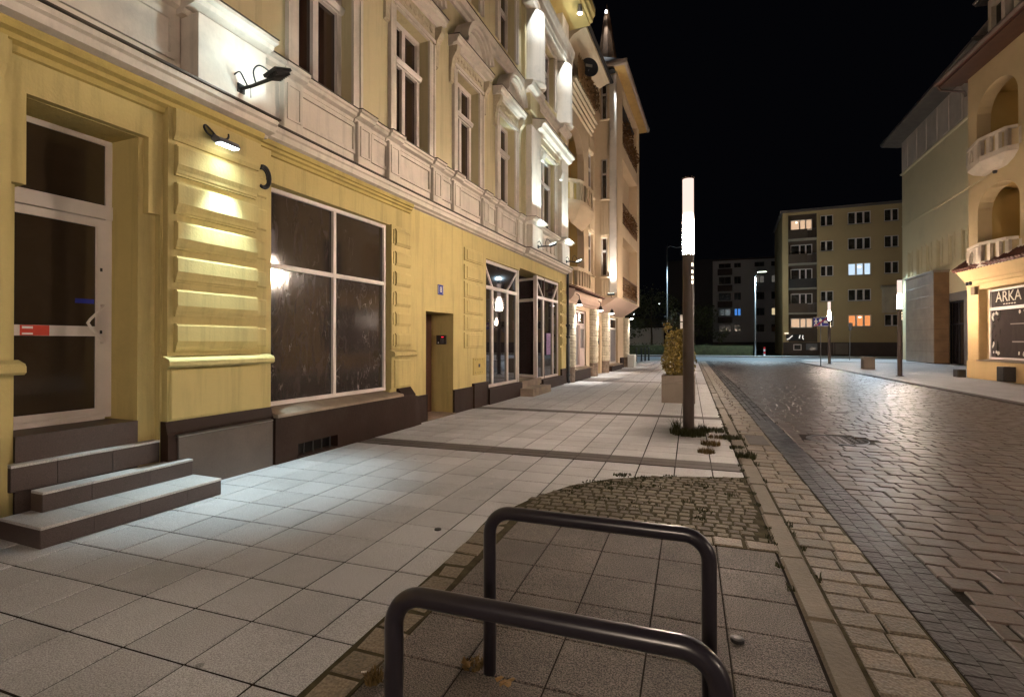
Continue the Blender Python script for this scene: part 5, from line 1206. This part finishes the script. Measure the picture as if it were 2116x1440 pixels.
b = MB(); b.box(.02,.20,.15,.55,2.48,2.56); obj('sign_lamp', b, glow('sign_lamp', (1,.9,.75), 1.6), t)

# ================================================================== UNLIT BLOCK FURTHER BACK
DO, DA = (3.89, 98.83, 0), R(-91.4)
U = thing('dark_apartment_block', 'unlit grey apartment block in the dark beyond the cross street', 'apartment block', DO, DA)
def up(name, fn, mat, parent=U, **kw):
    b = MB(); fn(b); return obj(name, b, mat, parent, **kw)
Zd = [(3.3,4.6),(6.2,7.5),(9.0,10.3),(11.9,13.2),(14.8,15.6)]
hd = []
for z0, z1 in Zd: hd += [(1.1,3.1,z0,z1),(3.65,4.75,z0,z1),(6.95,8.5,z0,z1),(9.6,10.9,z0,z1)]
up('wall', lambda b: b.wall(0, 12.5, 1.5, 16.1, -.3, 0, hd), darkb)
up('base', lambda b: b.box(-.4,-.05,0,12.5,0,1.499), aptb)
up('roof_edge', lambda b: b.box(-9,.3,-.2,12.7,16.1,16.35), aptb)
lit_blue = glow('lit_room_blue', (.10,.35,1.0), .55); lit_pale = glow('lit_room_pale', (.75,.70,.60), .10); lit_warm2 = glow('lit_room_amber', (1,.78,.45), .55)
for i, (z0, z1) in enumerate(Zd):
    for j, (y0, y1) in enumerate(((1.1,3.1),(3.65,4.75),(6.95,8.5),(9.6,10.9))):
        g = pane_far
        if (i, j) == (1, 1): g = lit_blue
        if (i, j) in ((3, 2), (3, 3)): g = lit_pale
        if (i, j) == (1, 3): g = lit_warm2
        window(U, y0, y1, z0, z1, -.12, cols=((y0+y1)/2,), fw=.08, bw=.14, gl=g, fr=aptb if g is not lit_pale else white)
    if i: up('balcony', lambda b: b.box(0,.9,.9,3.3,z0-1.3,z0-.25), aptb)
t = thing('far_house', 'dark house wall with one amber lit window behind the lamp post', 'house', (-3.5, 92.0, 0), R(-90))
b = MB(); b.box(-8,0,0,7.2,0,15.5); obj('wall', b, rooft, t)
window(t, 3.4, 5.0, 11.9, 13.0, .03, cols=(4.2,), fw=.05, bw=.08, gl=glow('lit_far_window', (1,.58,.25), .7), fr=rooft)
t = thing('low_wall_building', 'low pale building in the dark beyond the bollards', 'building', (-11.5, 70, 0), R(-90))
b = MB(); b.box(-6,0,0,8,0,3.4); obj('wall', b, darkb, t)
b = MB(); b.prism([(.3,3.4),(.3,3.55),(-3,4.8),(-6.3,3.4)], -.3, 8.3); obj('roof', b, rooft, t)

# ================================================================== COLUMN STREET LAMPS
tube_m = bpy.data.materials.new('glowing_diffuser'); tube_m.use_nodes = True; n = tube_m.node_tree.nodes; n.clear(); L = tube_m.node_tree.links
em = n.new('ShaderNodeEmission'); tc = n.new('ShaderNodeTexCoord'); sx_ = n.new('ShaderNodeSeparateXYZ'); L.new(tc.outputs['Object'], sx_.inputs[0])
# the diodes sit in the lower half of the diffuser: bright there, fading to a pink glow at the top
mr = n.new('ShaderNodeMapRange'); mr.inputs['From Min'].default_value = 3.40; mr.inputs['From Max'].default_value = 3.84; mr.inputs['To Min'].default_value = 1; mr.inputs['To Max'].default_value = 0
L.new(sx_.outputs['Z'], mr.inputs['Value'])
pw = n.new('ShaderNodeMath'); pw.operation = 'POWER'; pw.inputs[1].default_value = 3.2; L.new(mr.outputs[0], pw.inputs[0])
mu = n.new('ShaderNodeMath'); mu.operation = 'MULTIPLY'; mu.inputs[1].default_value = LAMP_W/(math.pi*2*math.pi*.092*.42); L.new(pw.outputs[0], mu.inputs[0])
ads = n.new('ShaderNodeMath'); ads.operation = 'ADD'; ads.inputs[1].default_value = 1.06; L.new(mu.outputs[0], ads.inputs[0])
cr = n.new('ShaderNodeValToRGB'); cr.color_ramp.elements[0].color = (*LAMP_C,1); cr.color_ramp.elements[1].color = (.93,.69,.60,1)
mr2 = n.new('ShaderNodeMapRange'); mr2.inputs['From Min'].default_value = 3.5; mr2.inputs['From Max'].default_value = 3.95; L.new(sx_.outputs['Z'], mr2.inputs['Value']); L.new(mr2.outputs[0], cr.inputs[0])
L.new(cr.outputs[0], em.inputs['Color']); L.new(ads.outputs[0], em.inputs['Strength']); oo = n.new('ShaderNodeOutputMaterial'); L.new(em.outputs[0], oo.inputs['Surface'])
OUT = 'column lamp of the same row, standing outside the picture'
lamp_spots = [(-.02, 9.30, 'near column lamp with glowing tube at the left kerb, in front of the planter', True),
    (.0, 22.7, 'second column lamp of the left kerb, hidden behind the near one', True), (.0, 36.1, 'third column lamp of the left kerb, beyond the planter', True),
    (9.08, 27.8, 'column lamp with glowing tube in front of the stone portal', True), (9.30, 41.2, 'column lamp with glowing tube beside the blue sign', True),
    (9.05, 13.4, OUT, True),
    (-.02, -4.1, OUT, True), (9.05, 1.0, OUT, True)]
def make_lamp(x, y, label):
    t = thing('street_lamp', label, 'street lamp', (x, y, 0), 0, 'column lamps along the street')
    b = MB(); b.lathe(0, 0, [(.093,-.05),(.093,3.06),(.097,3.065),(.097,3.085)], 24); obj('column', b, colm, t, smooth=False)
    b = MB(); b.lathe(0, 0, [(.16,0.0),(.16,.018),(.10,.022)], 20); obj('base_plate', b, blackm, t)
    b = MB(); b.lathe(0, 0, [(.092,3.086),(.092,3.4),(.092,3.62),(.092,3.84),(.092,4.385)], 24)
    b.f = b.f[:-2]; obj('glowing_tube', b, tube_m, t, smooth=True)
    b = MB(); b.lathe(0, 0, [(.097,4.386),(.097,4.42),(.085,4.425)], 24); obj('cap', b, colm, t)
    b = MB()
    for z in (2.60,2.68,2.78,2.90): b.add([(.0935*math.cos(a),.0935*math.sin(a),z+dz) for a in (-.95,-.75,-.55) for dz in (-.028,.028)], [(0,2,3,1),(2,4,5,3)])
    obj('lit_slot', b, glow('lamp_slot', (1,.80,.55), 4) if 'lamp_slot' not in bpy.data.materials else bpy.data.materials['lamp_slot'], t)
    return t
first = None
for x, y, lb, real in lamp_spots:
    if real:
        if first is None: first = make_lamp(x, y, lb)
        else: dup(first, lb, (x, y, 0))

# street lights of the cross street
def mast(x, y, h, dx, label, power, hz):
    t = thing('street_light_mast', label, 'street light', (x, y, 0), 0, 'mast street lights of the cross street')
    b = MB(); b.tube([(0,0,0),(0,0,1.6),(0,0,h)], .09, 10, .05); obj('mast', b, steelm, t, smooth=True)
    b = MB(); b.tube([(0,0,h-.35),(dx*.2,0,h-.1),(dx*.6,0,hz-.02),(dx,0,hz)], .035, 8); obj('arm', b, steelm, t, smooth=True)
    b = MB(); b.box(min(dx,dx+math.copysign(.75,dx)), max(dx,dx+math.copysign(.75,dx)), -.16, .16, hz-.02, hz+.10); obj('head', b, steelm, t)
    b = MB(); b.box(min(dx,dx+math.copysign(.7,dx)), max(dx,dx+math.copysign(.7,dx)), -.165, .14, hz-.06, hz-.021); obj('lens', b, glow('cold_led', (.85,1.0,.75), 5) if 'cold_led' not in bpy.data.materials else bpy.data.materials['cold_led'], t)
    light_spot('mast_beam', (x+dx*1.2, y, hz-.10), (x+dx*1.2, y-4.0, 0), power, (.60,.86,1.0), 96, .6, .12)
mast(-2.36, 59.0, 12.3, 1.6, 'tall thin mast light left of the near column lamp', 7000, 12.0)
mast(6.60, 59.5, 8.7, .35, 'lit mast light with a greenish head in front of the dark apartment block', 6000, 9.0)
light_point('mast_spill', (7.1, 59.8, 8.8), 300, (.8,.95,1.0), .1)
light_spot('mast_beam', (15.5, 54.0, 9.0), (13.0, 50.0, 0), 3200, (.62,.84,1.0), 120, .5, .12)  # cool light added over the corner pavement; no mast stands here
for (x, y, z, lb) in ((-5.2, 95, 8.2, 'distant white street light above the bollards'), (-9.5, 95, 6.4, 'faint distant street light above the grey cabinet'), (-8.0, 80, .0, '')):
    if not lb: continue
    t = thing('distant_street_light', lb, 'street light', (x, y, 0), 0, 'distant street lights')
    b = MB(); b.tube([(0,0,0),(0,0,z)], .06, 6); obj('mast', b, rooft, t)
    b = MB(); b.lathe(0, 0, [(0,z),(.16,z+.1),(.16,z+.25),(0,z+.32)], 8); obj('lens', b, glow('distant_lens', (.9,.97,1), 6) if 'distant_lens' not in bpy.data.materials else bpy.data.materials['distant_lens'], t)

# ================================================================== STREET FURNITURE
def rack(y, x0, x1, h, label):
    b = MB(); r_ = .105; p = [(x0,y,-.03),(x0,y,h-r_-.03)]
    p += [(x0+r_-r_*math.cos(a), y, h-r_-.03+r_*math.sin(a)) for a in [R(9*i) for i in range(1, 11)]]
    p += [(x0+.35,y,h-.03),(x1-.35,y,h-.03)]
    p += [(x1-r_+r_*math.sin(a), y, h-r_-.03+r_*math.cos(a)) for a in [R(9*i) for i in range(0, 11)]]
    p += [(x1,y,-.03)]
    b.tube(p, .0305, 18); o = obj('bike_rack', b, rackm, None, smooth=True)
    return tag(o, label, 'bicycle rack', 'dark tube bicycle racks')
rack(2.265, -.905, .075, .80, 'farther dark tubular bicycle rack, standing by the sett border')
rack(1.43, -.905, .075, .80, 'nearer dark tubular bicycle rack, cut off by the bottom of the picture')
t = thing('planter', 'square concrete planter with a grooved rim beside the lamp post', 'planter', (-.28, 14.1, 0))
b = MB(); b.cbox(-.41,.41,-.41,.41,0,.52,.008); b.box(-.405,.405,-.405,.405,.52,.535); b.cbox(-.41,.41,-.41,.41,.536,.60,.006); b.box(-.405,.405,-.405,.405,.60,.612)
for a in ((-.41,.41,-.41,-.34),(-.41,.41,.34,.41),(-.41,-.34,-.34,.34),(.34,.41,-.34,.34)): b.cbox(*a,.613,.715,.008)
obj('box', b, concr, t)
b = MB(); b.box(-.34,.34,-.34,.34,.60,.66); obj('soil', b, earth, t)
t = thing('shrub', 'yellow-leaved shrub growing in the concrete planter', 'shrub', (-.28, 14.1, .62))
b = leaves('','','',[(-.46,.46,-.44,.44,-.02,.92),(-.38,.40,-.36,.36,.45,1.32),(-.40,-.16,-.1,.1,1.15,1.48)],(1500,900,40),foilm,.095); obj('foliage', b, foilm, t)
b = MB()
for k in range(9): b.tube([(rnd.uniform(-.08,.08),rnd.uniform(-.08,.08),-.02),(rnd.uniform(-.2,.2),rnd.uniform(-.2,.2),.5),(rnd.uniform(-.3,.3),rnd.uniform(-.3,.3),1.1)], .012, 5, .004)
obj('stem', b, barkm, t)
t = thing('planter', 'second concrete planter standing behind the shrub', 'planter', (-.25, 24.4, 0))
b = MB(); b.cbox(-.41,.41,-.41,.41,0,.60,.008); b.cbox(-.43,.43,-.43,.43,.601,.715,.01); obj('box', b, concr, t)
t = thing('litter_bin', 'brown box-shaped litter bin on the right pavement between two column lamps', 'litter bin', (9.75, 34.6, 0))
b = MB(); b.cbox(-.275,.275,-.275,.275,.0,.62,.02); b.cbox(-.295,.295,-.295,.295,.621,.71,.02); obj('box', b, concr, t)
# end of pedestrian zone sign
t = thing('zone_sign', 'blue end-of-zone road sign with white figures and a red stripe on a thin post', 'road sign', (7.88, 37.03, 0))
b = MB(); b.tube([(0,0,0),(0,0,3.18)], .03, 10); obj('post', b, steelm, t, smooth=True)
b = MB(); b.box(-.42,.42,-.062,-.05,2.55,3.12); obj('panel', b, signblue, t)
b = MB(); Y = -.0635
def sq(*p): b.poly([(x, Y, z) for x, z in p])
sq((-.415,2.555),(.415,2.555),(.415,2.57),(-.415,2.57)); sq((-.415,3.10),(.415,3.10),(.415,3.115),(-.415,3.115))
sq(*[(-.27+.035*math.cos(a), 3.0+.035*math.sin(a)) for a in [k*.785 for k in range(8)]])
sq((-.31,2.95),(-.23,2.95),(-.23,2.80),(-.30,2.80)); sq((-.30,2.80),(-.26,2.80),(-.33,2.62),(-.37,2.62)); sq((-.27,2.80),(-.23,2.80),(-.19,2.62),(-.23,2.62)); sq((-.23,2.94),(-.15,2.84),(-.17,2.82),(-.25,2.90)); sq((-.31,2.94),(-.38,2.84),(-.36,2.82),(-.29,2.90))
sq((-.10,2.84),(.06,2.84),(.06,2.98),(-.02,3.05),(-.10,2.98)); sq((.16,2.84),(.20,2.92),(.34,2.92),(.38,2.84),(.38,2.76),(.16,2.76))
sq(*[(.02+.025*math.cos(a), 2.74+.025*math.sin(a)) for a in [k*.785 for k in range(8)]]); sq((-.01,2.71),(.05,2.71),(.06,2.60),(-.02,2.60))
obj('white_figure', b, signwhite, t)
b = MB(); b.poly([(-.38,-.0645,2.56),(-.32,-.0645,2.56),(.38,-.0645,3.11),(.32,-.0645,3.11)]); b.poly([(-.28,-.0645,2.56),(-.24,-.0645,2.56),(.42,-.0645,3.08),(.42,-.0645,3.11)]); obj('red_stripe', b, signred, t)
t = thing('side_sign', 'road sign seen edge-on in front of the orange lit window', 'road sign', (12.78, 50.0, 0))
b = MB(); b.tube([(0,0,0),(.05,0,3.2)], .03, 8); obj('post', b, steelm, t)
b = MB(); b.box(.0,.16,-.25,.25,2.55,3.15); obj('panel', b, steelm, t)
t = thing('back_sign', 'pale back of a road sign peeking out left of the near column lamp', 'road sign', (-.30, 30.0, 0))
b = MB(); b.tube([(.02,.03,0),(.02,.03,3.1)], .03, 8); obj('post', b, steelm, t)
b = MB(); b.box(-.2,.25,0,.015,2.72,3.08); b.box(-.2,.25,0,.015,2.30,2.66); obj('panel', b, signwhite, t)
for k, (x, y) in enumerate(((-3.94,40.74),(-3.67,42.13),(-3.44,42.89),(-3.21,43.67))):
    if k == 0:
        bo = thing('bollard', 'dark bollard beyond the corner pillar, nearest the grey cabinet', 'bollard', (x, y, 0), 0, 'dark bollards at the far corner')
        b = MB(); b.lathe(0, 0, [(.06,0),(.06,.95),(.075,.97),(.075,1.06),(.03,1.12)], 12); obj('post', b, blackm, bo, smooth=True)
        b = MB(); b.lathe(0, 0, [(.09,0),(.09,.06),(.061,.08)], 12); obj('foot', b, blackm, bo)
    else: dup(bo, ('', 'second dark bollard of the row at the far corner', 'third dark bollard of the row at the far corner', 'last dark bollard of the row, farthest from the corner house')[k], (x, y, 0))
t = thing('warning_post', 'short red and white warning post at the foot of the lit mast light', 'post', (7.45, 59.3, .06))
for k in range(4):
    b = MB(); b.lathe(0, 0, [(.09,.24*k),(.09,.24*k+.235)], 10); obj('band', b, signred if k % 2 else signwhite, t)

# ================================================================== TREES
def tree(x, y, h, r_, label, nleaf, bare=False):
    t = thing('tree', label, 'tree', (x, y, 0), 0, 'trees beyond the cross street')
    b = MB(); b.tube([(0,0,0),(.05,.02,h*.25),(-.03,.05,h*.5),(.08,0,h*.8)], .045*h**.6, 8, .03)
    for k in range(8):
        a = rnd.uniform(0,6.28); z = h*rnd.uniform(.35,.7); q = r_*rnd.uniform(.5,.95)
        b.tube([(0,0,z),(q*.5*math.cos(a),q*.5*math.sin(a),z+h*.10),(q*math.cos(a),q*math.sin(a),z+h*.22)], .03 if not bare else .02, 5, .008)
    obj('trunk', b, barkm, t)
    if nleaf:
        bx = [(-r_,r_,-r_,r_,h*.32,h)] + [(cx-r_*.55,cx+r_*.55,cy-r_*.55,cy+r_*.55,z-r_*.5,z+r_*.5) for cx, cy, z in [(rnd.uniform(-.8,.8)*r_, rnd.uniform(-.8,.8)*r_, h*rnd.uniform(.4,.85)) for _ in range(6)]]
        obj('crown', leaves('','','',bx,[nleaf//3]+[nleaf//9]*6,leafd,.32), leafd, t)
tree(-8.2, 63.5, 7.5, 2.6, 'dark tree beyond the cross street, next to the corner house', 1500)
tree(-4.6, 67.0, 9.0, 3.0, 'broad dark tree behind the tall mast light', 1500)
tree(.6, 70.0, 6.5, 2.4, 'dark tree behind the near column lamp', 1100)
tree(3.4, 66.0, 3.6, .9, 'slim staked sapling in front of the dark apartment block', 120, True)
tree(-1.45, 47.2, 4.6, .8, 'small thin street tree behind the yellow shrub', 150, True)
t = thing('hedge', 'low dark hedge along the far side of the cross street', 'hedge', (-9, 61.2, 0))
obj('foliage', leaves('','','',[(-14,16,-.7,.7,.0,1.5)],(2600,),leafd,.22), leafd, t)
b = MB(); b.box(-13.5,15.5,-.45,.45,0,1.15); obj('inner_branches', b, leafd, t)

# ================================================================== WEEDS, LEAVES, LITTER
def tufts(name, spots, mat, label=None):
    b = MB()
    for (x, y, z, rad, n_, h) in spots:
        for _ in range(n_):
            a = rnd.uniform(0,6.28); q = rad*math.sqrt(rnd.random()); px_, py_ = x+q*math.cos(a), y+q*math.sin(a)
            hh = h*rnd.uniform(.4,1.1); d = rnd.uniform(0,6.28); l = hh*rnd.uniform(.1,.8); w_ = rnd.uniform(.0025,.006)
            ex_, ey_ = math.cos(d)*l, math.sin(d)*l; sx2, sy2 = -math.sin(d)*w_, math.cos(d)*w_
            b.add([(px_-sx2,py_-sy2,z),(px_+sx2,py_+sy2,z),(px_+ex_*.4+sx2*.8,py_+ey_*.4+sy2*.8,z+hh*.65),(px_+ex_*.4-sx2*.8,py_+ey_*.4-sy2*.8,z+hh*.65),(px_+ex_,py_+ey_,z+hh)], [(0,1,2,3),(3,2,4)])
    o = obj(name, b, mat); o['kind'] = 'stuff'
    if label: o['label'] = label
    return o
sp = [(-.02,9.12,0,.26,620,.14),(-.02,9.25,0,.32,420,.10),(.40,9.62,0,.22,380,.07),(.62,8.95,0,.16,300,.08),(.72,7.6,-.01,.13,300,.09),(.66,8.2,-.01,.1,160,.06),(-.22,9.25,0,.07,110,.26),(.20,9.45,0,.10,120,.16)]
for _ in range(46):
    x, y = rnd.uniform(-1.45,.58), rnd.uniform(4.5,6.4)
    if in_rack_area(x, y): sp.append((x, y, .0, rnd.uniform(.03,.10), rnd.randint(15,60), rnd.uniform(.018,.04)))
for _ in range(26): sp.append((.605+rnd.uniform(-.012,.012), rnd.uniform(3.6,13), .0, .035, 22, .035))
for _ in range(16): sp.append((.805, rnd.uniform(3.0,13), -.03, .04, 20, .05))
for _ in range(3): sp.append((rnd.uniform(-.8,-.3), 6.02+rnd.uniform(-.1,.1), 0, .08, 60, .035))
tufts('weeds', sp, grassm, 'green weeds round the lamp foot, in the setts and along the kerb')
tufts('dry_weeds', [(.30,8.35,0,.14,300,.07),(.22,7.75,0,.12,220,.06),(.42,9.0,0,.14,160,.05),(-1.385,2.02,.01,.045,170,.045),(-.99,2.27,.01,.05,90,.035),(-.15,14.75,0,.12,120,.2)], drygrass, 'dry straw-coloured weeds by the lamp foot and the rack border')
leafm = M('dry_leaf', (.30,.18,.07), .7, .35, 20, 0, 0, .2)
def leaf(x, y, z, s_, label):
    b = MB()
    for _ in range(7):
        a = rnd.uniform(0,6.28); o_ = Vector((rnd.uniform(-.5,.5)*s_, rnd.uniform(-.5,.5)*s_, rnd.uniform(0,.35)*s_)); d = Vector((math.cos(a),math.sin(a),rnd.uniform(-.1,.5)))*s_*.6; e2 = Vector((-math.sin(a),math.cos(a),rnd.uniform(-.3,.3)))*s_*.28
        b.add([tuple(o_-d*.5), tuple(o_+e2), tuple(o_+d*.6+Vector((0,0,s_*.15))), tuple(o_-e2)], [(0,1,2,3)])
    o = obj('dry_leaf_cluster', b, leafm); o.location = (x, y, z); tag(o, label, 'leaves', 'dry leaf clusters by the racks')
leaf(-.80, 2.20, .012, .075, 'withered brown leaf cluster right of the far rack foot')
leaf(-1.02, 2.24, .012, .06, 'small withered leaf cluster left of the far rack foot')
leaf(-.33, 1.98, .012, .05, 'withered leaf cluster at the bottom edge between the rack legs')
buttm = M('cigarette_paper', (.75,.72,.66), .7)
for x, y, a, lb in ((-1.46,2.05,.5,'white cigarette butt on the border setts at the lower left'), (-.74,2.10,1.2,'white cigarette end near the far rack foot'), (.63,4.15,.9,'cigarette butt in the kerb gutter'), (-2.08,5.25,.3,'small white paper scrap on the pavement before the dark band')):
    b = MB(); b.tube([(-.014*math.cos(a),-.014*math.sin(a),.004),(.014*math.cos(a),.014*math.sin(a),.004)], .004, 6); o = obj('cigarette_butt', b, buttm); o.location = (x, y, .012 if x > -2 and x < .6 else .003); tag(o, lb, 'litter', 'cigarette litter')
t = tag(obj('pavement_stud', (lambda b: (b.lathe(.235, 2.93, [(.035,0),(.034,.018),(.02,.022)], 12), b)[-1])(MB()), blackm), 'round black stud beside the right leg of the nearer rack', 'stud')
t = tag(obj('pavement_stud', (lambda b: (b.lathe(-2.0, 3.83, [(.03,0),(.028,.012),(.015,.015)], 12), b)[-1])(MB()), blackm), 'small black stud at a slab joint left of the rack area', 'stud')
